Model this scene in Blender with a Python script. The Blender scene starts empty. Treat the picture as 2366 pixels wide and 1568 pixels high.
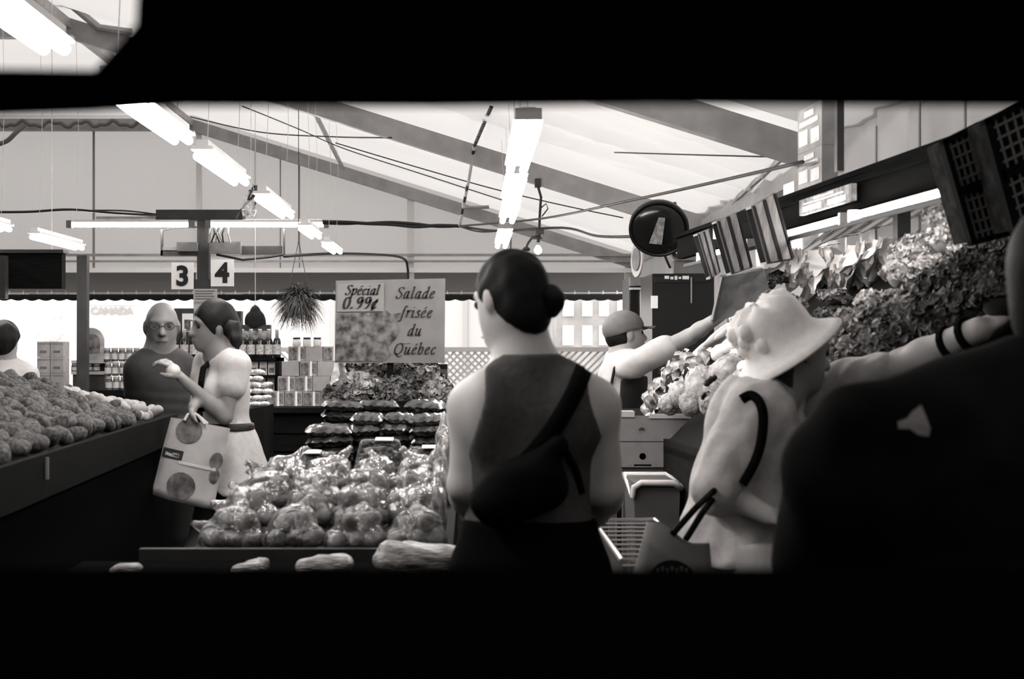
import bpy, bmesh, math, random
import numpy as np
from mathutils import Vector, Matrix
from mathutils.geometry import tessellate_polygon

random.seed(7)
RNG = np.random.default_rng(7)
SC = bpy.context.scene
COL = SC.collection
F, CX, HY, CH = 3286.0, 1084.0, 802.0, 1.43      # focal length in px, vanishing point, horizon row, eye height


def P(px, py, Y):
    """photo pixel + distance -> point in the room"""
    return Vector(((px - CX) * Y / F, Y, CH + (HY - py) * Y / F))


# ------------------------------------------------------------------ camera, sky, sun, exposure
cam = bpy.data.objects.new('camera', bpy.data.cameras.new('camera'))
COL.objects.link(cam)
cam.location = (0, 0, CH)
cam.rotation_euler = (math.pi / 2, 0, 0)
cam.data.sensor_width = 36
cam.data.lens = 50
cam.data.shift_x = (1183 - CX) / 2366
cam.data.shift_y = (HY - 784) / 2366
cam.data.clip_start = 0.05
cam.data.clip_end = 300
cam.data.dof.use_dof = True
cam.data.dof.focus_distance = 9.0
cam.data.dof.aperture_fstop = 5.0
SC.camera = cam

world = bpy.data.worlds.new('world')
SC.world = world
world.use_nodes = True
bg = world.node_tree.nodes['Background']
bg.inputs[0].default_value = (1.0, 0.99, 0.98, 1)
bg.inputs[1].default_value = 3.4

sun = bpy.data.objects.new('sun', bpy.data.lights.new('sun', 'SUN'))
COL.objects.link(sun)
sun.data.energy = 7.0
sun.data.angle = math.radians(1.5)
sun.data.color = (1.0, 0.98, 0.96)
sun.rotation_euler = (math.radians(-14), math.radians(38), 0)

SC.view_settings.view_transform = 'Standard'
SC.view_settings.look = 'None'
SC.view_settings.gamma = 1.0
SC.view_settings.exposure = 0.0
SC.view_settings.use_curve_mapping = False

ORD = ('first', 'second', 'third', 'fourth', 'fifth', 'sixth', 'seventh', 'eighth', 'ninth', 'tenth', 'eleventh', 'twelfth')

# ------------------------------------------------------------------ materials
TINT = (1.0, 0.965, 0.945)


def g(v):
    return (v * TINT[0], v * TINT[1], v * TINT[2], 1)


MATS = {}


def M(name, v=0.3, rough=0.6, noise=0.0, scale=12.0, bump=0.0, bscale=60.0, metal=0.0, spec=0.3, v2=None,
      detail=4, coord='Object', alpha=None, emit=None, trans=0.0, stretch=None):
    """one procedural grey material; v..v2 mottled by noise"""
    if name in MATS:
        return MATS[name]
    m = bpy.data.materials.new(name)
    m.use_nodes = True
    nt = m.node_tree
    b = nt.nodes['Principled BSDF']
    b.inputs['Roughness'].default_value = rough
    b.inputs['Metallic'].default_value = metal
    b.inputs['Specular IOR Level'].default_value = spec
    b.inputs['Base Color'].default_value = g(v)
    tc = nt.nodes.new('ShaderNodeTexCoord')
    src = tc.outputs[coord]
    if stretch:
        mp = nt.nodes.new('ShaderNodeMapping')
        mp.inputs['Scale'].default_value = stretch
        nt.links.new(src, mp.inputs[0])
        src = mp.outputs[0]
    if noise or v2 is not None:
        n = nt.nodes.new('ShaderNodeTexNoise')
        n.inputs['Scale'].default_value = scale
        n.inputs['Detail'].default_value = detail
        r = nt.nodes.new('ShaderNodeValToRGB')
        lo, hi = (v * (1 - noise), v * (1 + noise)) if v2 is None else (v, v2)
        r.color_ramp.elements[0].position = 0.35
        r.color_ramp.elements[1].position = 0.65
        r.color_ramp.elements[0].color = g(lo)
        r.color_ramp.elements[1].color = g(min(hi, 0.95))
        nt.links.new(src, n.inputs['Vector'])
        nt.links.new(n.outputs['Fac'], r.inputs[0])
        nt.links.new(r.outputs[0], b.inputs['Base Color'])
    if bump:
        n2 = nt.nodes.new('ShaderNodeTexNoise')
        n2.inputs['Scale'].default_value = bscale
        n2.inputs['Detail'].default_value = 3
        bp = nt.nodes.new('ShaderNodeBump')
        bp.inputs['Strength'].default_value = bump
        bp.inputs['Distance'].default_value = 0.01
        nt.links.new(src, n2.inputs['Vector'])
        nt.links.new(n2.outputs['Fac'], bp.inputs['Height'])
        nt.links.new(bp.outputs[0], b.inputs['Normal'])
    if alpha is not None:
        b.inputs['Alpha'].default_value = alpha
    if emit:
        b.inputs['Emission Color'].default_value = (1, 0.97, 0.95, 1)
        b.inputs['Emission Strength'].default_value = emit
    if trans:
        b.inputs['Transmission Weight'].default_value = trans
    MATS[name] = m
    return m


def tarp(name, diff, tr, noise=0.08, scale=1.2, tv=0.8):
    """tent fabric: reflects some light, lets some daylight through"""
    m = bpy.data.materials.new(name)
    m.use_nodes = True
    nt = m.node_tree
    nt.nodes.remove(nt.nodes['Principled BSDF'])
    out = nt.nodes['Material Output']
    d = nt.nodes.new('ShaderNodeBsdfDiffuse')
    t = nt.nodes.new('ShaderNodeBsdfTranslucent')
    d.inputs[0].default_value = g(diff)
    a = nt.nodes.new('ShaderNodeMixShader')
    a.inputs[0].default_value = 0.5
    n = nt.nodes.new('ShaderNodeTexNoise')
    n.inputs['Scale'].default_value = scale
    tc = nt.nodes.new('ShaderNodeTexCoord')
    r = nt.nodes.new('ShaderNodeValToRGB')
    r.color_ramp.elements[0].color = g(tr * (1 - noise))
    r.color_ramp.elements[1].color = g(tr * (1 + noise))
    nt.links.new(tc.outputs['Object'], n.inputs['Vector'])
    nt.links.new(n.outputs['Fac'], r.inputs[0])
    nt.links.new(r.outputs[0], t.inputs[0])
    nt.links.new(d.outputs[0], a.inputs[1])
    nt.links.new(t.outputs[0], a.inputs[2])
    nt.links.new(a.outputs[0], out.inputs[0])
    MATS[name] = m
    return m


def film(name, amount=0.75, rough=0.12, bscale=45, bump=0.8):
    """thin clear plastic: mostly see-through, wrinkled highlights"""
    m = bpy.data.materials.new(name)
    m.use_nodes = True
    nt = m.node_tree
    nt.nodes.remove(nt.nodes['Principled BSDF'])
    out = nt.nodes['Material Output']
    t = nt.nodes.new('ShaderNodeBsdfTransparent')
    t.inputs[0].default_value = (0.97, 0.97, 0.97, 1)
    gl = nt.nodes.new('ShaderNodeBsdfGlossy')
    gl.inputs['Roughness'].default_value = rough
    df = nt.nodes.new('ShaderNodeBsdfDiffuse')
    df.inputs[0].default_value = g(0.8)
    mx0 = nt.nodes.new('ShaderNodeMixShader')
    mx0.inputs[0].default_value = 0.2
    mx = nt.nodes.new('ShaderNodeMixShader')
    fr = nt.nodes.new('ShaderNodeFresnel')
    fr.inputs[0].default_value = 1.5
    mu = nt.nodes.new('ShaderNodeMath')
    mu.operation = 'MULTIPLY_ADD'
    mu.inputs[1].default_value = 1.0
    mu.inputs[2].default_value = 1 - amount
    n = nt.nodes.new('ShaderNodeTexNoise')
    n.inputs['Scale'].default_value = bscale
    n.inputs['Detail'].default_value = 3
    tc = nt.nodes.new('ShaderNodeTexCoord')
    bp = nt.nodes.new('ShaderNodeBump')
    bp.inputs['Strength'].default_value = bump
    bp.inputs['Distance'].default_value = 0.012
    nt.links.new(tc.outputs['Object'], n.inputs['Vector'])
    nt.links.new(n.outputs['Fac'], bp.inputs['Height'])
    for k in (gl, df, fr):
        nt.links.new(bp.outputs[0], k.inputs['Normal'])
    nt.links.new(gl.outputs[0], mx0.inputs[1])
    nt.links.new(df.outputs[0], mx0.inputs[2])
    nt.links.new(fr.outputs[0], mu.inputs[0])
    nt.links.new(mu.outputs[0], mx.inputs[0])
    nt.links.new(t.outputs[0], mx.inputs[1])
    nt.links.new(mx0.outputs[0], mx.inputs[2])
    nt.links.new(mx.outputs[0], out.inputs[0])
    MATS[name] = m
    return m


# ------------------------------------------------------------------ object helpers
WL = {}


def tag(o, label=None, cat=None, group=None, kind=None):
    if label: o['label'] = label
    if cat: o['category'] = cat
    if group: o['group'] = group
    if kind: o['kind'] = kind
    return o


def thing(name, label, cat, loc, group=None):
    o = bpy.data.objects.new(name, None)
    o.empty_display_size = 0.05
    COL.objects.link(o)
    o.location = loc
    WL[o.name] = Vector(loc)
    return tag(o, label, cat, group)


def mesh(name, V, Fc, mat, parent=None, smooth=False, origin=None):
    """V in room coordinates; the object's origin is its parent's place or its own base"""
    A = np.array(V, dtype=float).reshape(-1, 3)
    if parent is not None:
        base = np.array(WL[parent.name])
    elif origin is not None:
        base = np.array(origin, dtype=float)
    else:
        lo, hi = A.min(0), A.max(0)
        base = np.array([(lo[0] + hi[0]) / 2, (lo[1] + hi[1]) / 2, lo[2]])
    me = bpy.data.meshes.new(name)
    me.from_pydata((A - base).tolist(), [], [tuple(int(i) for i in f) for f in Fc])
    if smooth:
        me.polygons.foreach_set('use_smooth', [True] * len(me.polygons))
    me.update()
    if isinstance(mat, (list, tuple)):
        for x in mat: me.materials.append(x)
    else:
        me.materials.append(mat)
    o = bpy.data.objects.new(name, me)
    COL.objects.link(o)
    if parent is not None:
        o.parent = parent
    else:
        o.location = base
    WL[o.name] = Vector(base)
    return o


def kids(o):
    return KIDS.get(o.name) or [c for c in bpy.data.objects if c.parent == o]


KIDS = {}


def dup(root, loc, rot=(0, 0, 0), scale=(1, 1, 1), label=None, group=None):
    """copy of a thing with copies of its parts and sub-parts"""
    ch = KIDS.setdefault(root.name, [c for c in root.children])
    r = root.copy()
    COL.objects.link(r)
    r.location, r.rotation_euler, r.scale = loc, rot, scale
    WL[r.name] = Vector(loc)
    if label: r['label'] = label
    if group: r['group'] = group
    for c in ch:
        k = c.copy()
        COL.objects.link(k)
        k.parent = r
        for d in KIDS.setdefault(c.name, [x for x in c.children]):
            e = d.copy()
            COL.objects.link(e)
            e.parent = k
    return r


class MB:
    """collects simple shapes, links them as one mesh object"""

    def __init__(s):
        s.v, s.f = [], []

    def add(s, V, Fc):
        n = len(s.v)
        s.v += [tuple(p) for p in V]
        s.f += [tuple(i + n for i in f) for f in Fc]
        return s

    def hexa(s, c8):
        return s.add(c8, [(0, 3, 2, 1), (4, 5, 6, 7), (0, 1, 5, 4), (1, 2, 6, 5), (2, 3, 7, 6), (3, 0, 4, 7)])

    def box(s, lo, hi):
        x0, y0, z0 = lo
        x1, y1, z1 = hi
        return s.hexa([(x0, y0, z0), (x1, y0, z0), (x1, y1, z0), (x0, y1, z0), (x0, y0, z1), (x1, y0, z1), (x1, y1, z1), (x0, y1, z1)])

    def obox(s, c, ax, ay, az):
        """oriented box: centre and three half-axis vectors"""
        c, ax, ay, az = Vector(c), Vector(ax), Vector(ay), Vector(az)
        return s.hexa([c - ax - ay - az, c + ax - ay - az, c + ax + ay - az, c - ax + ay - az,
                       c - ax - ay + az, c + ax - ay + az, c + ax + ay + az, c - ax + ay + az])

    def bar(s, a, b, w, h, up=(0, 0, 1)):
        """rectangular bar from a to b, w wide, h high"""
        a, b = Vector(a), Vector(b)
        d = (b - a)
        side = d.cross(Vector(up))
        if side.length < 1e-6:
            side = d.cross(Vector((0, 1, 0)))
        side.normalize()
        u = side.cross(d).normalized()
        return s.obox((a + b) / 2, d / 2, side * (w / 2), u * (h / 2))

    def tube(s, pts, r, n=8, closed=False, caps=True):
        pts = [Vector(p) for p in pts]
        m = len(pts)
        rr = r if isinstance(r, (list, tuple)) else [r] * m
        V, Fc = [], []
        prev = None
        for i, p in enumerate(pts):
            if closed:
                d = pts[(i + 1) % m] - pts[i - 1]
            else:
                d = pts[min(i + 1, m - 1)] - pts[max(i - 1, 0)]
            d.normalize()
            if prev is None:
                u = d.orthogonal().normalized()
            else:
                u = (prev - d * prev.dot(d)).normalized()
            prev = u
            w = d.cross(u)
            for k in range(n):
                a = 2 * math.pi * k / n
                V.append(p + u * (math.cos(a) * rr[i]) + w * (math.sin(a) * rr[i]))
        last = m if closed else m - 1
        for i in range(last):
            j = (i + 1) % m
            for k in range(n):
                Fc.append((i * n + k, i * n + (k + 1) % n, j * n + (k + 1) % n, j * n + k))
        if caps and not closed:
            Fc.append(tuple(range(n - 1, -1, -1)))
            Fc.append(tuple((m - 1) * n + k for k in range(n)))
        return s.add(V, Fc)

    def lathe(s, c, prof, n=20, axis=(0, 0, 1), capb=True, capt=True):
        """profile [(radius, height)] turned about an axis through c"""
        az = Vector(axis).normalized()
        ax = az.orthogonal().normalized()
        ay = az.cross(ax)
        V, Fc = [], []
        for r, h in prof:
            for k in range(n):
                a = 2 * math.pi * k / n
                V.append(Vector(c) + ax * (r * math.cos(a)) + ay * (r * math.sin(a)) + az * h)
        for i in range(len(prof) - 1):
            for k in range(n):
                Fc.append((i * n + k, i * n + (k + 1) % n, (i + 1) * n + (k + 1) % n, (i + 1) * n + k))
        if capb: Fc.append(tuple(range(n - 1, -1, -1)))
        if capt: Fc.append(tuple((len(prof) - 1) * n + k for k in range(n)))
        return s.add(V, Fc)

    def slab(s, loops, o, ax, ay, n, t):
        """flat outline (first loop) with holes (other loops), extruded by t along n"""
        o, ax, ay, n = Vector(o), Vector(ax), Vector(ay), Vector(n)
        L3 = [[Vector((x, y, 0)) for x, y in lp] for lp in loops]
        tris = tessellate_polygon(L3)
        flat = [p for lp in L3 for p in lp]
        N = len(flat)
        front = [o + ax * p.x + ay * p.y for p in flat]
        back = [q + n * t for q in front]
        Fc = [tuple(tr) for tr in tris] + [(tr[2] + N, tr[1] + N, tr[0] + N) for tr in tris]
        base = 0
        for lp in L3:
            m = len(lp)
            for i in range(m):
                j = (i + 1) % m
                Fc.append((base + i, base + j, base + j + N, base + i + N))
            base += m
        return s.add(front + back, Fc)

    def build(s, name, mat, parent=None, smooth=False, origin=None):
        return mesh(name, s.v, s.f, mat, parent, smooth, origin)


def bevel(o, w, seg=2):
    b = o.modifiers.new('bevel', 'BEVEL')
    b.width, b.segments, b.limit_method = w, seg, 'ANGLE'
    return o


def text_obj(txt, size, o, ax, ay, mat, name, parent, shear=0.0, bold=0.0, thick=0.002, align='CENTER'):
    """flat lettering turned into a mesh part; o = anchor on the baseline, ax / ay = reading and up directions"""
    cu = bpy.data.curves.new('lettering', 'FONT')
    cu.body, cu.size, cu.shear, cu.offset = txt, size, shear, bold
    cu.extrude, cu.align_x = thick, align
    tmp = bpy.data.objects.new('tmp_lettering', cu)
    COL.objects.link(tmp)
    dg = bpy.context.evaluated_depsgraph_get()
    me = bpy.data.meshes.new_from_object(tmp.evaluated_get(dg))
    ax, ay = Vector(ax).normalized(), Vector(ay).normalized()
    az = ax.cross(ay)
    V = [Vector(o) + ax * v.co.x + ay * v.co.y + az * v.co.z for v in me.vertices]
    Fc = [tuple(p.vertices) for p in me.polygons]
    bpy.data.objects.remove(tmp)
    bpy.data.curves.remove(cu)
    bpy.data.meshes.remove(me)
    return mesh(name, V, Fc, mat, parent)


# ------------------------------------------------------------------ organic shapes: distance fields -> one continuous skin
def prim_d(p, X, Y, Z):
    if p[0] == 'c':
        a, b, ra, rb = p[1], p[2], p[3], p[4]
        bx, by, bz = b[0] - a[0], b[1] - a[1], b[2] - a[2]
        dx, dy, dz = X - a[0], Y - a[1], Z - a[2]
        L = bx * bx + by * by + bz * bz + 1e-12
        t = np.clip((dx * bx + dy * by + dz * bz) / L, 0, 1)
        ex, ey, ez = dx - t * bx, dy - t * by, dz - t * bz
        return np.sqrt(ex * ex + ey * ey + ez * ez) - (ra + t * (rb - ra))
    c, r, R = p[1], p[2], p[3]
    dx, dy, dz = X - c[0], Y - c[1], Z - c[2]
    q = [(R[i][0] * dx + R[i][1] * dy + R[i][2] * dz) / r[i] for i in range(3)]
    k0 = np.sqrt(q[0] ** 2 + q[1] ** 2 + q[2] ** 2)
    k1 = np.sqrt((q[0] / r[0]) ** 2 + (q[1] / r[1]) ** 2 + (q[2] / r[2]) ** 2) + 1e-9
    return k0 * (k0 - 1) / k1


def prim_box(p):
    if p[0] == 'c':
        a, b = np.array(p[1]), np.array(p[2])
        m = max(p[3], p[4])
        return np.minimum(a, b) - m, np.maximum(a, b) + m
    m = max(p[2])
    return np.array(p[1]) - m, np.array(p[1]) + m


I3 = ((1, 0, 0), (0, 1, 0), (0, 0, 1))


def cone(a, b, ra, rb=None, k=0.03, neg=False):
    return ('c', tuple(a), tuple(b), ra, ra if rb is None else rb, k, neg)


def ell(c, r, R=I3, k=0.03, neg=False):
    return ('e', tuple(c), tuple(r), R, k, neg)


def field(prims, lo, hi, h, margin=0.08):
    xs = np.arange(lo[0], hi[0] + h, h)
    ys = np.arange(lo[1], hi[1] + h, h)
    zs = np.arange(lo[2], hi[2] + h, h)
    D = np.full((len(xs), len(ys), len(zs)), 0.25)
    for p in prims:
        k, neg = p[-2], p[-1]
        a, b = prim_box(p)
        a, b = a - margin - k, b + margin + k
        i0, i1 = np.searchsorted(xs, a[0]), np.searchsorted(xs, b[0])
        j0, j1 = np.searchsorted(ys, a[1]), np.searchsorted(ys, b[1])
        k0, k1 = np.searchsorted(zs, a[2]), np.searchsorted(zs, b[2])
        if i0 >= i1 or j0 >= j1 or k0 >= k1:
            continue
        d = prim_d(p, xs[i0:i1, None, None], ys[None, j0:j1, None], zs[None, None, k0:k1])
        S = D[i0:i1, j0:j1, k0:k1]
        if neg:
            e = -d
            t = np.clip(0.5 + 0.5 * (e - S) / k, 0, 1)
            D[i0:i1, j0:j1, k0:k1] = S * (1 - t) + e * t + k * t * (1 - t)
        else:
            t = np.clip(0.5 + 0.5 * (d - S) / k, 0, 1)
            D[i0:i1, j0:j1, k0:k1] = d * (1 - t) + S * t - k * t * (1 - t)
    return D, xs, ys, zs


def skin_of(D, xs, ys, zs):
    """surface nets"""
    D = D.copy()
    for sl in ((0, slice(None), slice(None)), (-1, slice(None), slice(None)), (slice(None), 0, slice(None)),
               (slice(None), -1, slice(None)), (slice(None), slice(None), 0), (slice(None), slice(None), -1)):
        D[sl] = np.maximum(D[sl], 1e-4)
    ins = D < 0
    nx, ny, nz = D.shape
    cnt = np.zeros((nx - 1, ny - 1, nz - 1))
    acc = np.zeros((nx - 1, ny - 1, nz - 1, 3))
    offs = [(i, j, k) for i in (0, 1) for j in (0, 1) for k in (0, 1)]

    def sub(A, o):
        return A[o[0]:nx - 1 + o[0], o[1]:ny - 1 + o[1], o[2]:nz - 1 + o[2]]

    for o in offs:
        for ax in range(3):
            if o[ax]: continue
            q = list(o)
            q[ax] = 1
            da, db = sub(D, o), sub(D, q)
            x = sub(ins, o) != sub(ins, q)
            if not x.any(): continue
            t = np.where(x, da / np.where(x, da - db, 1), 0)
            cnt += x
            for m in range(3):
                acc[..., m] += np.where(x, o[m] + (t if m == ax else 0), 0)
    on = cnt > 0
    idx = np.full(on.shape, -1, dtype=np.int64)
    w = np.argwhere(on)
    idx[on] = np.arange(len(w))
    h = xs[1] - xs[0]
    V = (w + acc[on] / cnt[on][:, None]) * h + np.array([xs[0], ys[0], zs[0]])
    quads = []
    for ax in range(3):
        a1, a2 = (ax + 1) % 3, (ax + 2) % 3
        s0 = [slice(None)] * 3
        s1 = [slice(None)] * 3
        s0[ax], s1[ax] = slice(0, -1), slice(1, None)
        A, B = ins[tuple(s0)], ins[tuple(s1)]
        e = np.argwhere(A != B)
        e = e[(e[:, a1] > 0) & (e[:, a2] > 0) & (e[:, a1] < D.shape[a1] - 1) & (e[:, a2] < D.shape[a2] - 1)]
        if not len(e): continue
        fl = A[tuple(e.T)]
        c = []
        for u, v in ((0, 0), (-1, 0), (-1, -1), (0, -1)):
            q = e.copy()
            q[:, a1] += u
            q[:, a2] += v
            c.append(idx[tuple(q.T)])
        c = np.stack(c, 1)
        c[~fl] = c[~fl][:, ::-1]
        quads.append(c)
    Q = np.concatenate(quads) if quads else np.zeros((0, 4), int)
    return V, Q[(Q >= 0).all(1)]


def wob(X, Y, Z, f, seed=0, n=5):
    """smooth pseudo-noise in -1..1"""
    r = np.random.default_rng(seed)
    s = 0
    for _ in range(n):
        k = r.normal(size=3)
        k = k / np.linalg.norm(k) * f * r.uniform(0.6, 1.5)
        s = s + np.sin(k[0] * X + k[1] * Y + k[2] * Z + r.uniform(0, 6.28))
    return s / n ** 0.5 / 1.4


def organic(name, prims, mat, parent=None, h=0.008, off=0.0, clip=None, lo=None, hi=None, noise=None, origin=None):
    """prims -> smooth mesh. clip(X,Y,Z) > 0 is cut away; noise(X,Y,Z) is added to the distance"""
    if lo is None:
        bs = [prim_box(p) for p in prims if not p[-1]]
        lo = np.min([b[0] for b in bs], 0) - abs(off) - 0.04
        hi = np.max([b[1] for b in bs], 0) + abs(off) + 0.04
    D, xs, ys, zs = field(prims, lo, hi, h)
    D = D - off
    G = (xs[:, None, None], ys[None, :, None], zs[None, None, :])
    if noise is not None:
        D = D + noise(*G)
    if clip is not None:
        D = np.maximum(D, clip(*G))
    V, Q = skin_of(D, xs, ys, zs)
    return mesh(name, V, Q, mat, parent, True, origin)


def frame3(fwd, up=(0, 0, 1)):
    """rows: right, forward, up"""
    f = Vector(fwd).normalized()
    r = f.cross(Vector(up)).normalized()
    u = r.cross(f)
    return (tuple(r), tuple(f), tuple(u))


def hull_noise(v, amp, seed, f=20.0):
    return amp * wob(v[:, 0], v[:, 1], v[:, 2], f, seed)


def blob(r=(1, 1, 1), sub=3, amp=0.1, f=3.0, seed=0):
    """lumpy ball: vertices, faces (about the origin)"""
    bm = bmesh.new()
    bmesh.ops.create_icosphere(bm, subdivisions=sub, radius=1)
    V = np.array([v.co[:] for v in bm.verts])
    Fc = [tuple(v.index for v in fa.verts) for fa in bm.faces]
    bm.free()
    V = V * (1 + amp * wob(V[:, 0], V[:, 1], V[:, 2], f, seed))[:, None]
    return V * np.array(r), Fc
# ------------------------------------------------------------------ the tent
XR, ZR, XE, SL = -3.1, 3.97, 1.85, 0.312       # ridge, eave, slope
BY = 16.0                                       # back wall


def zroof(x):
    return ZR if x < XR else ZR - SL * (x - XR)


asphalt = M('asphalt', 0.010, 1.0, 0.4, 6, bump=0.3, bscale=120, spec=0.0)
pavement = M('pale_pavement', 0.45, 0.9, 0.15, 3)
roof_m = tarp('roof_fabric', 0.45, 0.30, 0.06)
wall_m = tarp('wall_fabric', 0.42, 0.275, 0.05)
side_m = tarp('side_fabric', 0.4, 0.09, 0.05)
dark_m = M('dark_lining', 0.03, 0.9)
steel = M('grey_frame_metal', 0.30, 0.45, 0.12, 8, metal=0.2)
white_paint = M('white_paint', 0.8, 0.5)
black_plastic = M('black_plastic', 0.012, 0.4, bump=0.05)
stall_black = M('matte_black', .0016, 1.0, spec=.01)
black_rubber = M('black_rubber', 0.02, 0.6)
black_wood = M('black_wood', 0.006, 0.8, 0.4, 9, bump=0.2, stretch=(1, 1, 12), spec=0.06)

tag(MB().box((-9.2, -3, -0.1), (1.9, BY + 0.2, 0)).build('floor', asphalt), kind='structure')
tag(MB().box((-40, BY + 0.2, -0.12), (40, 90, -0.02)).build('ground', pavement), kind='structure')


def sheet(nu, nv, fn, name, mat, kind='structure', smooth=True):
    V = [fn(i / nu, j / nv) for j in range(nv + 1) for i in range(nu + 1)]
    Fc = [(j * (nu + 1) + i, j * (nu + 1) + i + 1, (j + 1) * (nu + 1) + i + 1, (j + 1) * (nu + 1) + i) for j in range(nv) for i in range(nu)]
    o = mesh(name, V, Fc, mat, smooth=smooth, origin=(0, 0, 0))
    return tag(o, kind=kind) if kind else o


RAFT = [BY - 0.15, 11.0, 7.1]


def roof_pt(u, v):
    x = XR + u * (XE + 0.05 - XR)
    y = 7.1 + v * (BY - 7.1)
    bay = (y - 7.1) / (11.0 - 7.1) if y < 11 else (y - 11.0) / (BY - 11.0)
    sag = 0.05 * math.sin(math.pi * bay)
    # long folds that run down the slope
    fold = 0.0
    for c, w, a in ((7.9, 0.05, 0.05), (8.25, 0.06, 0.045), (8.7, 0.05, 0.05), (9.3, 0.05, 0.05), (9.55, 0.04, 0.035), (12.6, 0.06, 0.03), (14.2, 0.05, 0.03)):
        fold += 1.8 * a * math.exp(-((y + 0.12 * math.sin(x * 1.3 + c) - c) / w) ** 2) * min(1, max(0, (x + 2.6) / 1.2))
    return (x, y, zroof(x) + 0.07 - sag - fold)


sheet(40, 180, roof_pt, 'ceiling', roof_m)
sheet(12, 40, lambda u, v: (-9.2 + u * (XR + 9.2), 7.1 + v * (BY - 7.1), ZR + 0.07 - 0.06 * math.sin(math.pi * u) * math.sin(math.pi * 2 * v) ** 2), 'ceiling_flat', roof_m)
tag(MB().add([(XR, -3, ZR + 0.05), (XE + .05, -3, zroof(XE) + 0.05), (XE + .05, 7.1, zroof(XE) + 0.05), (XR, 7.1, ZR + 0.05)], [(0, 1, 2, 3)])
    .build('ceiling_near', tarp('dark_canopy', 0.2, 0.16, 0.05)), kind='structure')
tag(MB().add([(-9.2, -3, ZR + .05), (XR, -3, ZR + .05), (XR, 7.1, ZR + .05), (-9.2, 7.1, ZR + .05)], [(0, 1, 2, 3)]).build('ceiling_side', MATS['dark_canopy']), kind='structure')

# walls: back (above the opening), side with folds, unseen end added to block the sky behind the camera
ZO = P(0, 628, BY).z
wb = tag(mesh('wall_back', [(-9.2, BY, ZO), (XR, BY, ZO), (XE, BY, ZO), (XE, BY, zroof(XE) + .07), (XR, BY, ZR + .07), (-9.2, BY, ZR + .07)],
              [(0, 1, 4, 5), (1, 2, 3, 4)], wall_m, origin=(0, 0, 0)), kind='structure')
seam_m = M('seam_tape', 0.22, 0.8)
for px, w in ((-120, .02), (217, .025), (590, .012), (648, .012), (692, .012), (1180, .02)):
    x = P(px, 0, BY).x
    mesh('seam', MB().box((x - w / 2, BY - .012, ZO), (x + w / 2, BY - .004, zroof(x) + .03)).v,
         MB().box((0, 0, 0), (1, 1, 1)).f, seam_m, wb)
sheet(700, 1, lambda u, v: (XE + 0.02 - 0.035 * abs(math.sin(u * 19 / .27 * 1.5708 + .4 * math.sin(u * 40))) ** 6 + 0.006 * math.sin(u * 331), -3 + u * (BY + 3), v * (zroof(XE) + 0.1)), 'wall_right', side_m)
nt_ = side_m.node_tree
gl_ = nt_.nodes.new('ShaderNodeBsdfGlossy')
gl_.inputs['Roughness'].default_value = .22
gl_.inputs[0].default_value = (.8, .8, .8, 1)
mx_ = nt_.nodes.new('ShaderNodeMixShader')
mx_.inputs[0].default_value = .12
out_ = nt_.nodes['Material Output']
nt_.links.new(out_.inputs[0].links[0].from_socket, mx_.inputs[1])
nt_.links.new(gl_.outputs[0], mx_.inputs[2])
nt_.links.new(mx_.outputs[0], out_.inputs[0])
wr_ = bpy.data.objects['wall_right']
for y_ in (3.6, 4.6, 5.25, 5.78, 6.4, 8.2):
    mesh('seam', MB().box((XE - .022, y_ - .008, 0), (XE - .016, y_ + .008, zroof(XE))).v, MB().box((0, 0, 0), (1, 1, 1)).f, seam_m, wr_)
tag(MB().box((-9.3, -3, 0), (-9.2, BY, ZR + .1)).build('wall_left', M('left_lining', 0.25, 0.8)), kind='structure')
tag(MB().box((-9.3, -3.1, 0), (2.0, -3, ZR + .1)).build('wall_front', M('front_lining', .2, .9)), kind='structure')

# frame: rafters, ridge, eave, posts
frame = thing('tent_frame', 'grey metal tent frame of rafters, purlins and posts under the fabric roof', 'frame', (0, 0, 0))
tag(frame, kind='structure')
for y, d in ((RAFT[0], .13), (RAFT[1], .15), (RAFT[2], .15)):
    MB().bar((XR, y, zroof(XR) - d / 2), (XE, y, zroof(XE) - d / 2), .09, d).build('rafter', steel, frame)
    MB().bar((XR, y, ZR - d / 2), (-9.2, y, ZR - d / 2), .09, d).build('rafter', steel, frame)
MB().bar((XR, 7.1, ZR - .05), (XR, BY - .1, ZR - .05), .07, .07).build('ridge_beam', steel, frame)
MB().bar((XE - .04, 7.1, zroof(XE) - .06), (XE - .04, BY - .1, zroof(XE) - .06), .06, .08).build('eave_beam', steel, frame)
light_metal = M('pale_metal', 0.55, 0.4, metal=0.3)
for px, w in ((461, 11), (949, 16), (1448, 11)):
    x = P(px, 0, 15.9).x
    MB().box((x - w * .0024, 15.84, 0), (x + w * .0024, 15.9, zroof(x) - .05)).build('post', light_metal, frame)
# post of the second frame against the side wall
MB().box((XE - .1, 10.96, 0), (XE - .03, 11.04, zroof(XE) - .1)).build('post', light_metal, frame)
# rails across the back
for y0, y1, m in ((586, 592, steel), (601, 606, steel), (619, 629, white_paint)):
    a, b = P(0, y0, 15.8), P(0, y1, 15.8)
    MB().box((-9.1, 15.78, b.z), (XE - .05, 15.82, a.z)).build('rail', m, frame)
# braces
MB().tube([P(722, 250, 11.6), P(792, 388, 15.6)], .022).build('brace', steel, frame)
MB().bar(P(1850, 325, 7.2), P(1640, 515, 10.9), .02, .03).build('brace', steel, frame)
MB().tube([P(140, -10, 10.9), P(228, 64, 10.9), P(305, 75, 10.9)], .03).build('brace', steel, frame)
MB().tube([P(1075, 480, 15.7), P(1130, 478, 15.7)], .02).build('brace', steel, frame)

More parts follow.
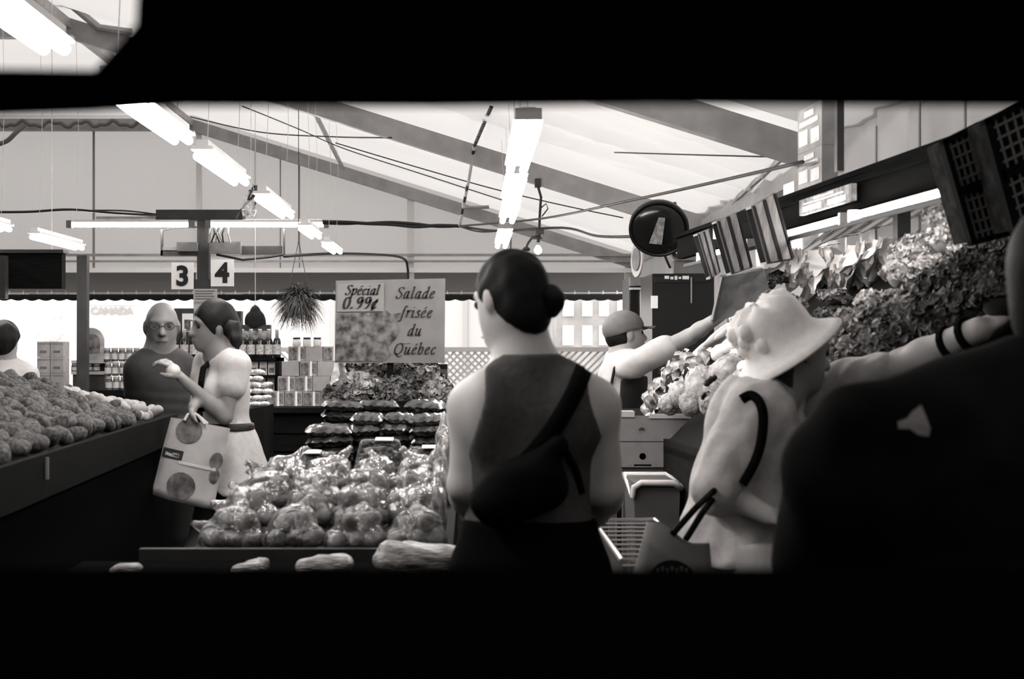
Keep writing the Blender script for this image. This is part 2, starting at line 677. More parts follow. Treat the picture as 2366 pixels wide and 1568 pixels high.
# awning over the opening with a scalloped valance
aw = thing('awning', 'dark awning with scalloped hem and white drawstring along the open back side', 'awning', (0, 17, 1.9))
awm = tarp('awning_fabric', 0.13, 0.13, 0.1, 3)
AX0, AX1 = -9.0, P(1443, 0, 17.4).x
za, zb = P(0, 628, 16.1).z, P(0, 679, 17.4).z
MB().hexa([(AX0, 16.05, za), (AX1, 16.05, za), (AX1, 17.4, zb), (AX0, 17.4, zb), (AX0, 16.05, za + .01), (AX1, 16.05, za + .01), (AX1, 17.4, zb + .01), (AX0, 17.4, zb + .01)]).build('canopy', awm, aw)
pts = []
pitch = 0.17
n = int((AX1 - AX0) / pitch * 8)
top = [(AX0 + (AX1 - AX0) * i / n, 0.0) for i in range(n + 1)]
bot = [(x, -0.062 - 0.022 * abs(math.sin(math.pi * x / pitch))) for x, _ in top]
V = [(x, 17.42, zb + z) for x, z in top + bot]
V += [(x, 17.425, z) for x, _, z in V]
q = n + 1
Fc = [(i, i + 1, q + i + 1, q + i) for i in range(n)] + [(2 * q + i, 3 * q + i, 3 * q + i + 1, 2 * q + i + 1) for i in range(n)]
Fc += [(q + i, q + i + 1, 3 * q + i + 1, 3 * q + i) for i in range(n)]
mesh('valance', V, Fc, M('valance_cloth', 0.012, 0.9), aw)
zs_ = P(0, 676, 16.6).z
MB().tube([(AX0, 16.6, zs_), (AX1, 16.6, zs_)], .006, 6).build('drawstring', M('white_cord', .75, .8), aw)
kn = MB()
xk = AX0
while xk < AX1:
    kn.lathe((xk, 16.6, zs_ - .014), [(.006, 0), (.012, .01), (.012, .02), (.004, .04)], 6)
    xk += .165
o_ = kn.build('knots', MATS['white_cord'], aw)
o_['kind'] = 'stuff'

# ------------------------------------------------------------------ street outside
van = thing('delivery_van', 'white delivery truck with faint CANADA lettering parked outside beyond the awning', 'van', P(270, 1000, 24))
vw = M('van_white', 0.62, 0.4)
a, b = P(196, 698, 24), P(345, 850, 24)
MB().box((a.x - .05, 24, .5), (b.x + .9, 26.2, a.z + .6)).build('cargo_box', vw, van)
MB().box((b.x + .95, 24.1, .4), (b.x + 2.2, 26.1, 2.0)).build('cab', vw, van)
MB().box((a.x, 23.98, P(0, 705, 24).z), (P(335, 0, 24).x, 24, P(0, 704, 24).z + .16)).build('stripe', M('van_stripe', .5, .5), van)
text_obj('CANADA', .17, P(258, 726, 23.97), (1, 0, 0), (0, 0, 1), M('van_letter', .3, .5), 'lettering', van, bold=.008)
MB().box((a.x + .05, 23.98, P(0, 762, 24).z), (P(335, 0, 24).x, 24, P(0, 757, 24).z)).build('stripe', MATS['van_stripe'], van)
for x in (a.x + .5, b.x + 1.6):
    MB().lathe((x, 24.0, .42), [(.42, 0), (.42, .25)], 20, (0, 1, 0)).build('wheel', black_rubber, van)

bl = thing('street_building', 'pale brick building with white framed windows across the street', 'building', P(1380, 760, 30))
brick = M('pale_brick', .30, .9, .2, 2)
a, b = P(1285, 640, 30), P(1475, 806, 30)
MB().box((a.x, 30, b.z - 1.5), (b.x + 3, 34, a.z + 3)).build('facade', brick, bl)
for r_, (y0, y1) in enumerate(((695, 730), (752, 797))):
    for x0, x1 in ((1300, 1325), (1345, 1368), (1384, 1406), (1426, 1446)):
        p, q_ = P(x0, y0, 30), P(x1, y1, 30)
        w = MB().box((p.x, 29.94, q_.z), (q_.x, 30.0, p.z)).build('window', M('bright_sash', .8, .4), bl)
        MB().box((p.x + .04, 29.93, (p.z + q_.z) / 2 + .03), (q_.x - .04, 29.94, p.z - .04)).build('pane', M('pale_glass', .45, .1), w)
        MB().box((p.x + .04, 29.93, q_.z + .04), (q_.x - .04, 29.94, (p.z + q_.z) / 2 - .03)).build('pane', MATS['pale_glass'], w)
bw = thing('white_building', 'white plain rendered building across the street behind the lattice fence', 'building', P(950, 800, 36))
a, b = P(560, 640, 36), P(1280, 806, 36)
MB().box((a.x, 36, -.5), (b.x, 40, a.z + 2)).build('facade', M('white_render', .5, .8), bw)
for px in (652, 768, 1075, 1180):
    x = P(px, 0, 36).x
    MB().box((x - .06, 35.95, 0), (x + .06, 36, a.z + 2)).build('pilaster', M('pale_joint', .4, .8), bw)
tr = thing('street_tree', 'pale leafy tree in bright daylight beyond the truck', 'tree', P(112, 900, 34))
V, Fc = blob((.5, .5, .7), 3, .25, 5, 3)
c = P(112, 715, 34)
mesh('crown', V + np.array(c), Fc, M('pale_leaf', .5, .9, .15, 9), tr, True)
MB().tube([(c.x, 34, 0), (c.x, 34, c.z)], .06).build('trunk', M('bark', .15, .9), tr)

# white lattice fence at the edge of the pavement
lf = thing('lattice_fence', 'white diagonal lattice fence standing along the open back side', 'fence', (-.6, 15.4, 0))
LX0, LX1, LZ0, LZ1 = P(640, 0, 15.4).x, P(1445, 0, 15.4).x, .55, P(0, 806, 15.4).z
wl = M('white_lattice', .75, .6)
ht = LZ1 - LZ0
sl = None
for s in (-1, 1):
    k = 0
    x = LX0
    base = None
    while x < LX1 - ht:
        if base is None:
            base = MB().bar((x + (0 if s > 0 else ht), 15.4 + .012 * s, LZ0), (x + (ht if s > 0 else 0), 15.4 + .012 * s, LZ1), .022, .012, (0, 1, 0)).build('slat', wl, lf)
        else:
            c_ = base.copy()
            COL.objects.link(c_)
            c_.location.x = k * .078
        x += .078
        k += 1
for z in (LZ0, LZ1):
    MB().box((LX0, 15.37, z - .03), (LX1, 15.43, z + .02)).build('rail', wl, lf)
for i in range(4):
    x = LX0 + (LX1 - LX0) * i / 3
    MB().box((x - .03, 15.37, 0), (x + .03, 15.43, LZ1 + .02)).build('post', wl, lf)

# ------------------------------------------------------------------ fluorescent lamps
tube_m = M('lit_tube', .9, .5, emit=72)
housing = M('lamp_housing', .75, .4)
cap_m = M('lamp_cap', .35, .5)


def lamp(x, z, y0, y1, label, group=None, hang=True, tubes=2, refl=True):
    t = thing('fluorescent_lamp', label, 'lamp', (x, (y0 + y1) / 2, z), group)
    MB().box((x - .025, y0, z + .012), (x + .025, y1, z + .04)).build('channel', housing, t)
    if refl:
        MB().hexa([(x - .05, y0, z - .002), (x + .05, y0, z - .002), (x + .05, y1, z - .002), (x - .05, y1, z - .002),
                   (x - .03, y0, z + .012), (x + .03, y0, z + .012), (x + .03, y1, z + .012), (x - .03, y1, z + .012)]).build('reflector', housing, t)
    for s in ((-1, 1) if tubes == 2 else (0,)):
        MB().tube([(x + .028 * s, y0 + .03, z - .028), (x + .028 * s, y1 - .03, z - .028)], .017, 10).build('tube', tube_m, t)
    for y in (y0, y1):
        MB().box((x - .045, y - .012 if y == y0 else y - .02, z - .004), (x + .045, y + .02 if y == y0 else y + .012, z + (.035 if x > 0 else .012))).build('end_cap', cap_m if (y == y0 and x > 0) else housing, t)
    if hang:
        for y in (y0 + .12, y1 - .12):
            zz = zroof(x)
            MB().tube([(x, y, z + .04), (x + .02, y + .01, (z + zz) / 2), (x, y, zz + .02)], .0018, 4).build('hanger', M('thin_wire', .7, .6), t)
    return t


for i, (a, b) in enumerate(((2.7, 3.9), (4.44, 5.62), (6.02, 7.05), (7.75, 8.85), (9.75, 10.5), (11.3, 12.2))):
    lamp(-1.13, 2.27, a, b, '%s twin tube lamp from the back wall in the row by the numbered post' % ORD[5 - i], 'lamps in the row by the numbered post')
for i, (a, b) in enumerate(((4.8, 6.0), (6.28, 7.3), (7.42, 8.4), (9.2, 10.5))):
    lamp(.2 + .012 * i, 2.2, a, b, '%s twin tube lamp from the back wall in the row beside the round mirror' % ORD[3 - i], 'lamps in the row above the tank top')
for i, (a, b) in enumerate(((8.4, 9.6), (10.2, 11.4))):
    lamp(-3.12, 2.25, a, b, ('hanging lamp above the dark hanging panel', 'hanging lamp between the dark panel and the dark pole')[i], 'lamps in the row beside the dark panel')
# ------------------------------------------------------------------ numbered post with its lamps and signs
YP = 13.4
dgrey = M('dark_grey_paint', .035, .5, .2, 10)
mgrey = M('mid_grey_box', .16, .6, .2, 10)
card = M('white_card', .95, .7, .05, 5)
ink = M('black_ink', .012, .6)


def pbox(x0, y0, x1, y1, Y, d, name, mat, parent=None):
    a, b = P(x0, y0, Y), P(x1, y1, Y)
    return MB().box((a.x, Y, b.z), (b.x, Y + d, a.z)).build(name, mat, parent)


tp = thing('lamp_post', 'dark checkout post with crossbars carrying lamps and the number signs', 'post', (P(463, 0, YP).x, YP, 0))
pbox(455, 505, 482, 660, YP, .1, 'pole', dgrey, tp)
pbox(447, 645, 487, 667, YP - .02, .14, 'collar', dgrey, tp)
a = P(447, 667, YP); b = P(472, 900, YP)
MB().box((a.x, YP, 0), (b.x, YP + .1, a.z)).build('pale_pole', M('pale_pole', .5, .5), tp)
pbox(360, 484, 560, 509, YP - .05, .18, 'top_box', dgrey, tp)
pbox(222, 500, 362, 509, YP, .06, 'crossbar', dgrey, tp)
pbox(560, 506, 745, 512, YP, .06, 'crossbar', mgrey, tp)
pbox(371, 530, 376, 590, YP, .03, 'hanger', dgrey, tp)
pbox(371, 578, 456, 591, YP, .12, 'shelf', dgrey, tp)
pbox(376, 570, 410, 580, YP, .1, 'shelf', mgrey, tp)
pbox(408, 559, 455, 580, YP - .06, .1, 'junction_box', mgrey, tp)
pbox(484, 558, 556, 585, YP - .06, .1, 'junction_box', mgrey, tp)
pbox(556, 568, 650, 588, YP, .08, 'shelf', dgrey, tp)
pbox(654, 528, 658, 590, YP, .03, 'hanger', dgrey, tp)
MB().tube([P(500, 588, YP), P(560, 600, YP), P(620, 594, YP), P(656, 588, YP)], .011).build('cable', black_rubber, tp)
MB().tube([P(376, 532, YP), P(400, 527, YP), P(455, 524, YP)], .006).build('cable', black_rubber, tp)
for i in range(7):
    x = 486 + i * 7
    MB().tube([P(x, 520, YP - .08), P(x + random.uniform(-9, 9), 540, YP - .12), P(x + random.uniform(-6, 6), 560, YP - .08)], .008, 5).build('loose_wire', black_rubber if i % 2 else M('grey_wire', .4, .6), tp)
for x0, x1, lab in ((167, 436, 'single fluorescent tube on the bare dark crossbar above numeral three'), (488, 748, 'single fluorescent tube crossing the aisle lamps above numeral four')):
    a, b = P(x0, 519, YP - .08), P(x1, 519, YP - .08)
    t = thing('tube_lamp', lab, 'lamp', (a + b) / 2)
    MB().tube([a, b], .022, 10).build('tube', tube_m, t)
    MB().box((a.x, YP - .1, a.z + .022), (b.x, YP - .05, a.z + .045)).build('batten', housing, t)
    for p, s in ((a, -1), (b, 1)):
        MB().box((min(p.x, p.x + s * .05), YP - .11, p.z - .03), (max(p.x, p.x + s * .05), YP - .05, p.z + .04)).build('end_cap', mgrey, t)
for d, wd, x0, y0, x1, y1 in (('3', 'white square sign with bold black numeral three on the lamp post', 396, 606, 447, 668), ('4', 'white square sign with numeral four fixed beside the darker pole', 487, 599, 540, 661)):
    t = thing('number_sign', wd, 'sign', P((x0 + x1) / 2, y1, YP - .06))
    pbox(x0, y0, x1, y1, YP - .06, .012, 'plate', card, t)
    hh = (y1 - y0) * YP / F
    text_obj(d, hh * 1.0, P((x0 + x1) / 2, y1 - (y1 - y0) * .16, YP - .065), (1, 0, 0), (0, 0, 1), ink, 'numeral', t, bold=.010)
t = thing('paper_notice', 'small printed paper notice taped below the collar of the post', 'notice', P(475, 698, YP - .03))
pbox(447, 667, 502, 698, YP - .03, .004, 'sheet', M('notice_paper', .45, .8), t)
for k in range(4):
    pbox(451, 671 + 6 * k, 496 - 5 * (k % 2), 673.5 + 6 * k, YP - .033, .003, 'print_line', M('notice_print', .12, .8), t)

# dark pole and dark hanging panel towards the street
tag(MB().bar((P(191, 0, 12).x, 12, 0), P(192, 590, 12), .085, .085, (0, 1, 0)).build('dark_pole', dgrey), 'dark square pole standing behind the potato counter', 'pole')
t = thing('dark_signboard', 'dark rectangular panel hanging above the potato counter', 'panel', P(60, 668, 8.6))
pbox(-60, 582, 143, 666, 8.6, .08, 'board', black_wood, t)
pbox(-60, 576, 146, 584, 8.58, .12, 'top_trim', dgrey, t)
pbox(-40, 590, 12, 690, 8.52, .06, 'side_flap', dgrey, t)
for px in (-30, 120):
    MB().tube([P(px, 578, 8.64), (P(px, 0, 8.64).x, 8.64, ZR)], .002, 5).build('hanger', M('thin_wire', .7, .6), t)

# ------------------------------------------------------------------ cables and cords
def cord(pts, r, label, name='power_cable', mat=None, cat='cable', group=None, n=6, sub=6):
    Q = []
    pts = [Vector(p) for p in pts]
    for i in range(len(pts) - 1):
        p0, p1, p2, p3 = pts[max(i - 1, 0)], pts[i], pts[i + 1], pts[min(i + 2, len(pts) - 1)]
        for k in range(sub):
            t = k / sub
            Q.append(.5 * ((2 * p1) + (p2 - p0) * t + (2 * p0 - 5 * p1 + 4 * p2 - p3) * t * t + (3 * p1 - p0 - 3 * p2 + p3) * t ** 3))
    Q.append(pts[-1])
    o = MB().tube(Q, r, n).build(name, mat or black_rubber, smooth=True)
    return tag(o, label, cat, group)


for k in range(3):
    d = [random.uniform(-5, 5) for _ in range(9)]
    cord([P(745, 512 + 2 * k, 12.9), P(800, 517 + d[0], 12.9), P(850, 519 + d[1], 12.9), P(905, 517 + d[2], 12.9), P(960, 519 + d[3], 12.9), P(1010, 520 + d[4], 12.9), P(1062, 522, 12.9)],
         .016 - .003 * k, 'black power cable twisted in the bundle beyond the hanging lamps', group='cables of the black bundle')
cord([P(1062, 522, 12.5), P(1250, 505, 10.6), P(1460, 462, 8.2), P(1640, 423, 6.8), P(1855, 374, 5.5)], .008, 'taut black cord rising from the cable bundle to the stacked cartons')
cord([P(1062, 522, 12.6), P(1150, 533, 12), P(1300, 526, 11), P(1380, 545, 10), P(1475, 546, 9.2)], .010, 'slack black cable running from the bundle to the round mirror')
cord([P(1062, 523, 12.6), P(1110, 535, 12.2), P(1180, 531, 11.8), P(1245, 531, 11.2)], .008, 'thin black cable looping from the bundle to the hanging work lamp')
cord([P(-20, 490, 13.2), P(70, 489, 13.2), P(160, 484, 13.2), P(260, 492, 13.2), P(362, 498, 13.3)], .012, 'black cable sagging into the top box of the numbered post')
cord([P(215, 486, 13.25), P(290, 487, 13.25), P(362, 495, 13.3)], .008, 'thinner black cable beside the sagging one at the numbered post')
cord([P(656, 592, 13.3), P(760, 586, 14), P(870, 588, 15), P(930, 596, 15.6), P(942, 620, 15.7), P(942, 660, 15.7)], .014, 'black cable bending down the pale back post')
V = [P(x, 286 + 5 * math.sin(x * .09) + 3 * math.sin(x * .21), 15.7) for x in range(-20, 335, 9)]
cord(V, .022, 'wavy dark rope strung along the top of the back wall', 'rope', M('dark_rope', .12, .9), 'rope', sub=3)
cord([P(-20, 338, 15.6), P(15, 326, 15.6), P(35, 308, 15.6), P(55, 290, 15.7)], .026, 'short dark strap slanting down from the wavy rope', 'strap', MATS['dark_rope'], 'strap')
cord([P(560, 245, 10.5), P(690, 298, 12), P(800, 345, 13), P(1000, 410, 12.6), P(1160, 462, 13)], .005, 'thin wire stretched under the roof beside the second rafter', 'wire', cat='wire')
cord([P(775, 330, 12), P(960, 385, 12), P(1140, 436, 12), P(1300, 474, 12), P(1440, 503, 12)], .005, 'thin wire with clips stretched parallel to the rafters', 'wire', cat='wire')
cord([P(440, 270, 14.2), P(600, 305, 13.6), P(770, 316, 12.2), P(905, 318, 10.9)], .006, 'thin wire with knots running to the second rafter bracket', 'wire', cat='wire')
cord([P(1420, 352, 8.4), P(1620, 358, 7.6), P(1850, 364, 7.25)], .004, 'thin wire stretched across the bright roof panel', 'wire', cat='wire')
ch = thing('hanging_chain', 'chain of pale and dark links hanging from the second rafter to the cable bundle', 'chain', P(1062, 522, 12.6))
cp = [P(1136, 245, 9.0), P(1112, 300, 9.9), P(1096, 338, 10.9), P(1091, 365, 11), P(1085, 405, 11.4), P(1078, 440, 11.8), P(1070, 480, 12.2), P(1062, 522, 12.6)]
for i in range(len(cp) - 1):
    for k in range(3):
        p, q_ = cp[i].lerp(cp[i + 1], k / 3), cp[i].lerp(cp[i + 1], (k + .9) / 3)
        MB().tube([p, q_], .013, 6).build('link', black_rubber if (i < 2 or (i + k) % 3 == 0) else M('pale_link', .6, .5), ch)
wl_ = thing('work_lamp', 'bare bulb work lamp hanging on a cord from the second rafter', 'lamp', P(1243, 590, 10.9))
MB().tube([P(1240, 420, 10.95), P(1250, 455, 10.9), P(1247, 500, 10.9), P(1246, 530, 10.9)], .010).build('cord', black_rubber, wl_)
pbox(1236, 412, 1250, 432, 10.93, .06, 'ceiling_rose', dgrey, wl_)
pbox(1238, 530, 1257, 540, 10.88, .07, 'socket_box', dgrey, wl_)
MB().tube([P(1246, 540, 10.9), P(1243, 560, 10.9)], .012).build('stem', dgrey, wl_)
MB().lathe(P(1240, 552, 10.9), [(.05, 0), (.03, .02), (.015, .03)], 14).build('shade', dgrey, wl_)
c = P(1243, 577, 10.9)
MB().lathe((c.x, c.y, c.z - .035), [(.008, 0), (.026, .012), (.032, .035), (.022, .055), (.012, .07)], 14).build('bulb', M('glass_bulb', .8, .05, emit=6), wl_, True)
MB().tube([P(1232, 545, 10.9), P(1220, 562, 10.9), P(1216, 572, 10.9)], .009).build('arm', dgrey, wl_)
MB().lathe(P(1216, 580, 10.9), [(.02, 0), (.035, .012), (.02, .03)], 12).build('clamp', dgrey, wl_)
MB().tube([P(1250, 480, 10.9), P(1262, 470, 10.9), P(1266, 482, 10.9), P(1252, 500, 10.9)], .005).build('loose_loop', black_rubber, wl_)
jn = thing('wire_tangle', 'tangle of wires and a clear glass shade hanging between two aisle lamps', 'wiring', P(585, 440, 9.1))
for i in range(9):
    a = P(random.uniform(555, 600), random.uniform(425, 455), 9.1)
    MB().tube([a, a + Vector((random.uniform(-.06, .06), .02, random.uniform(-.06, .06))), a + Vector((random.uniform(-.08, .08), 0, random.uniform(-.1, .03)))], .006, 5).build('wire', black_rubber if i % 3 else MATS['grey_wire'], jn)
MB().tube([P(592, 450, 9.1), P(570, 470, 9.1), P(552, 490, 9.1), P(545, 505, 9.1)], .006, 5).build('wire', black_rubber, jn)
MB().lathe(P(575, 500, 9.1), [(.035, 0), (.05, .04), (.03, .1)], 12, capt=False, capb=False).build('glass_shade', film('clear_film_thin', .7), jn)
MB().tube([P(580, 440, 9.1), (P(580, 0, 9.1).x, 9.1, zroof(-1.4))], .002, 5).build('hanger', M('thin_wire', .7, .6), jn)

# ------------------------------------------------------------------ round mirror, edge-on disc
mi = thing('round_mirror', 'round dark convex mirror with painted pale reflection hanging below the second rafter', 'mirror', P(1522, 580, 9))
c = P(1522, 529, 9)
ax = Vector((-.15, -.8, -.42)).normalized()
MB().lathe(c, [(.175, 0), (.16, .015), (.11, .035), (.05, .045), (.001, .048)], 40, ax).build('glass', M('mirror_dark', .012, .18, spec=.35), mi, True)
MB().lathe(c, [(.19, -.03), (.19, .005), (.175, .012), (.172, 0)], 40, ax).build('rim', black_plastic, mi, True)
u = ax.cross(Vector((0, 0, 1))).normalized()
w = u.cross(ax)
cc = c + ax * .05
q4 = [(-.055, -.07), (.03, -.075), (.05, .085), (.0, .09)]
MB().slab([[(-.06, -.075), (.02, -.085), (.045, .095), (.005, .1)]], cc, -u, w, ax, .002).build('painted_reflection', M('mirror_reflection', .32, .5, .4, 30), mi)  # pale shape painted on as the reflection in the mirror
MB().tube([c - ax * .02, c - ax * .1 + Vector((0, .05, .1)), P(1560, 470, 9.3)], .012).build('bracket', dgrey, mi)
MB().tube([P(1530, 575, 9.05), P(1540, 600, 9.1), P(1548, 618, 9.15)], .008).build('strap', dgrey, mi)
MB().tube([P(1545, 570, 9.1), P(1560, 590, 9.1), P(1565, 605, 9.1)], .014).build('strap', dgrey, mi)
di = thing('round_sign', 'pale round sign seen nearly edge-on beside the back corner post', 'sign', P(1474, 640, 10.4))
MB().lathe(P(1474, 599, 10.4), [(.13, 0), (.13, .012)], 32, (-.97, -.2, .02)).build('disc', M('pale_disc', .45, .6), di)
MB().lathe(P(1472, 599, 10.38), [(.085, 0), (.085, .012)], 32, (-.97, -.2, .02)).build('centre', mgrey, di)
MB().tube([P(1476, 560, 10.4), P(1480, 500, 10.6), P(1490, 470, 10.9)], .006).build('hanger', dgrey, di)

# ------------------------------------------------------------------ coolers at the far end of the rack
co = thing('drinks_cooler', 'tall black drinks cooler with a pale logo strip at the end of the rack', 'cooler', (P(1580, 0, 9).x, 9.2, 0))
a, b = P(1507, 632, 9), P(1650, 900, 9)
gloss_black = M('gloss_black', .008, .25, spec=.5)
MB().box((a.x, 9, 0), (b.x, 9.6, a.z)).build('body', gloss_black, co)
pbox(1512, 640, 1640, 652, 8.985, .02, 'header', black_plastic, co)
for k, (x0, x1) in enumerate(((1536, 1546), (1549, 1556), (1559, 1565), (1568, 1574), (1577, 1592))):
    pbox(x0, 637 + (k % 2) * 2, x1, 644 + (k % 3), 8.975, .008, 'logo_mark', M('logo_pale', .75, .5), co)
pbox(1504, 683, 1520, 712, 8.97, .006, 'paper_tag', card, co)
pbox(1596, 640, 1599, 700, 8.97, .012, 'handle', M('cooler_handle', .4, .3, metal=.5), co)
t = thing('glass_cooler', 'narrow glass door cooler with pale frame beside the black drinks cooler', 'cooler', (P(1480, 0, 10).x, 10.2, 0))
a, b = P(1456, 640, 10), P(1506, 900, 10)
MB().box((a.x, 10.05, 0), (b.x, 10.5, a.z)).build('body', dgrey, t)
pbox(1456, 640, 1506, 660, 10, .06, 'fascia', mgrey, t)
pbox(1456, 664, 1506, 669, 10, .05, 'trim', light_metal, t)
pbox(1457, 672, 1479, 800, 10.03, .02, 'door_glass', gloss_black, t)
pbox(1480, 670, 1486, 880, 9.99, .05, 'door_post', light_metal, t)
pbox(1487, 672, 1499, 740, 10.01, .04, 'poster', M('poster_pale', .4, .6, .5, 40), t)
pbox(1487, 740, 1499, 795, 10.01, .04, 'bright_panel', card, t)
pbox(1487, 850, 1499, 925, 10.01, .04, 'poster', MATS['poster_pale'], t)
pbox(1501, 672, 1506, 900, 9.99, .05, 'door_post', mgrey, t)
t = thing('carton', 'grey carton with flaps on top of the black drinks cooler', 'carton', P(1590, 632, 9.1))
a, b = P(1556, 594, 9.05), P(1640, 631.9, 9.05)
bevel(MB().box((a.x, 9.05, b.z), (b.x, 9.4, a.z - .02)).build('box', M('grey_carton', .16, .8, .15, 8), t), .004)
MB().obox(((a.x + b.x) / 2, 9.1, a.z), ((b.x - a.x) / 2, 0, 0), (0, .09, .02), (0, -.0005, .002)).build('flap', MATS['grey_carton'], t)

# ------------------------------------------------------------------ back counters with bottles, boxes and jars
sh = thing('shelf_unit', 'dark open shelf unit with bottles and packets behind the woman in the white dress', 'shelf', (P(530, 0, 13).x, 13.1, 0))
x0, x1 = P(392, 0, 13).x, P(645, 0, 13).x
for py in (826, 866, 905, 950):
    z = P(0, py, 13).z
    MB().box((x0, 13, z - .03), (x1, 13.35, z)).build('board', black_wood, sh)
for x in (x0, x1 - .03):
    MB().box((x, 13, 0), (x + .03, 13.35, P(0, 826, 13).z)).build('upright', black_wood, sh)
MB().box((x0, 13.33, 0), (x1, 13.36, P(0, 826, 13).z)).build('back_panel', M('shelf_back', .05, .8), sh)
zb_ = P(0, 826, 13).z
bt = None
glass_m = M('dark_bottle_glass', .012, .12, spec=.6)
for i, px in enumerate((404, 426, 448, 469, 493, 518, 541, 560, 580, 601, 621, 640)):
    p = Vector((P(px, 0, 13.12).x, 13.12, zb_))
    if px == 493: continue
    if bt is None:
        bt = thing('bottle', 'first dark glass bottle from the menu board end of the shelf unit', 'bottle', p, 'bottles on the shelf unit')
        MB().lathe(p, [(.036, 0), (.038, .01), (.038, .14), (.03, .17), (.014, .19)], 14).build('body', glass_m, bt, True)
        MB().lathe(p, [(.0385, .03), (.0385, .12)], 14, capb=False, capt=False).build('label', M('bottle_label', .5, .7, .4, 60), bt, True)
        MB().lathe(p + Vector((0, 0, .188)), [(.0155, 0), (.0155, .06), (.017, .065), (.017, .075)], 12).build('foil_neck', M('foil', .7, .3, metal=.4), bt, True)
    else:
        dup(bt, p, (0, 0, i * .7), label='%s dark glass bottle from the menu board end of the shelf unit' % ORD[i])
pk = None
for r_, (py, n_, px0) in enumerate(((866, 12, 404), (905, 12, 400), (950, 12, 402))):
    for k in range(n_):
        p = Vector((P(px0 + k * 20.5, 0, 13.1).x, 13.1, P(0, py, 13).z))
        if pk is None:
            pk = thing('packet', 'small pale printed packet standing on the shelf unit', 'packet', p, 'packets on the shelf unit')
            MB().box((p.x - .033, 13.07, p.z), (p.x + .033, 13.12, p.z + .11)).build('pouch', M('packet_paper', .5, .5, .3, 25), pk)
            MB().box((p.x - .022, 13.066, p.z + .02), (p.x + .022, 13.07, p.z + .065)).build('picture', M('packet_print', .12, .6, .6, 50), pk)
            MB().box((p.x - .035, 13.085, p.z + .11), (p.x + .035, 13.10, p.z + .122)).build('top_fold', MATS['foil'], pk)
        else:
            dup(pk, p, (0, 0, random.uniform(-.3, .3)))
# dark boards between the heads
t = thing('menu_board', 'black board with a pale bottle card leaning behind the bottles', 'board', P(425, 826, 13.25))
pbox(402, 712, 447, 826, 13.27, .03, 'board', dgrey, t)
pbox(421, 724, 446, 766, 13.25, .01, 'card', card, t)
pbox(426, 738, 440, 764, 13.245, .006, 'picture', M('card_picture', .12, .6, .6, 40), t)
t = thing('speaker_cabinet', 'narrow dark cabinet standing behind the ponytail beside the bottles', 'cabinet', P(543, 826, 13.27))
pbox(528, 718, 557, 826, 13.27, .12, 'case', dgrey, t)
pbox(532, 724, 553, 780, 13.262, .008, 'grille', black_plastic, t)
t = thing('display_box', 'dark display box with printed scroll front behind the bottles', 'box', P(590, 826, 13.27))
pbox(556, 750, 624, 826, 13.27, .1, 'case', dgrey, t)
pbox(556, 764, 622, 784, 13.262, .008, 'printed_front', M('scroll_print', .3, .6, .7, 30), t)
jk = [cone(P(590, 706, 13.3), P(590, 712, 13.3), .014, .02, .02), cone(P(590, 716, 13.3), P(578, 738, 13.3), .03, .04, .03), cone(P(590, 716, 13.3), P(602, 738, 13.3), .03, .04, .03),
      cone(P(577, 730, 13.3), P(575, 748, 13.3), .03, .035), cone(P(603, 730, 13.3), P(606, 748, 13.3), .03, .035), cone(P(590, 735, 13.3), P(590, 748, 13.3), .05, .055)]
t = thing('hanging_jacket', 'small black jacket hanging on a hook over the display box', 'jacket', P(590, 748, 13.3))
organic('cloth', jk, M('black_cloth', .012, .9), t, .012, noise=lambda X, Y, Z: .004 * wob(X, Y, Z, 60, 2))
MB().tube([P(590, 704, 13.3), P(590, 690, 13.3), (P(590, 0, 13.3).x, 13.3, zroof(-2))], .003, 5).build('hook', M('thin_wire', .7, .6), t)

# dark counter with the pyramid of boxes
cn = thing('back_counter', 'black wooden counter carrying the pyramid of tea boxes', 'counter', (P(690, 0, 11).x, 11.2, 0))
zc = P(0, 938, 11.3).z
x0, x1 = P(596, 0, 11).x, P(800, 0, 11).x
MB().box((x0 + .05, 11.08, 0), (x1 - .05, 11.9, zc - .04)).build('base', black_wood, cn)
MB().box((x0, 11, zc - .04), (x1, 12, zc)).build('top', black_wood, cn)
for k in range(6):
    z0 = zc - .06 - .14 * (k + 1)
    MB().box((x0 + .05, 11.055, z0), (x1 - .05, 11.08, z0 + .125)).build('plank', black_wood, cn)
bx = None
bw_, bh_ = .137, .118
for r_, (xs_, cnt_) in enumerate(((616, 5), (640, 4), (650, 4), (664, 3))):
    for k in range(cnt_):
        p = Vector((P(xs_, 0, 11.3).x + (k + .5) * (bw_ + .004), 11.36 + random.uniform(-.01, .01), zc + r_ * (bh_ + .001)))
        if bx is None:
            bx = thing('tea_box', 'first tea box from the snack bags in the bottom row of the pyramid', 'box', p, 'tea boxes in the pyramid')
            bevel(MB().box((p.x - bw_ / 2, p.y - .04, p.z), (p.x + bw_ / 2, p.y + .04, p.z + bh_)).build('carton', M('tea_carton', .34, .6, .15, 9), bx), .003)
            MB().box((p.x - .06, p.y - .043, p.z + .008), (p.x - .0, p.y - .04, p.z + .105)).build('label', M('tea_label', .14, .6, .7, 35), bx)
            MB().box((p.x + .012, p.y - .042, p.z), (p.x + .028, p.y - .04, p.z + bh_)).build('pale_stripe', card, bx)
            MB().box((p.x + .03, p.y - .043, p.z + .02), (p.x + .06, p.y - .04, p.z + .1)).build('picture', MATS['tea_label'], bx)
        else:
            dup(bx, p, (0, 0, random.choice((0, 0, math.pi)) + random.uniform(-.06, .06)), label='%s tea box from the snack bags in the %s row of the pyramid' % (ORD[k], ('bottom', 'second', 'third', 'top')[r_]))
jr = None
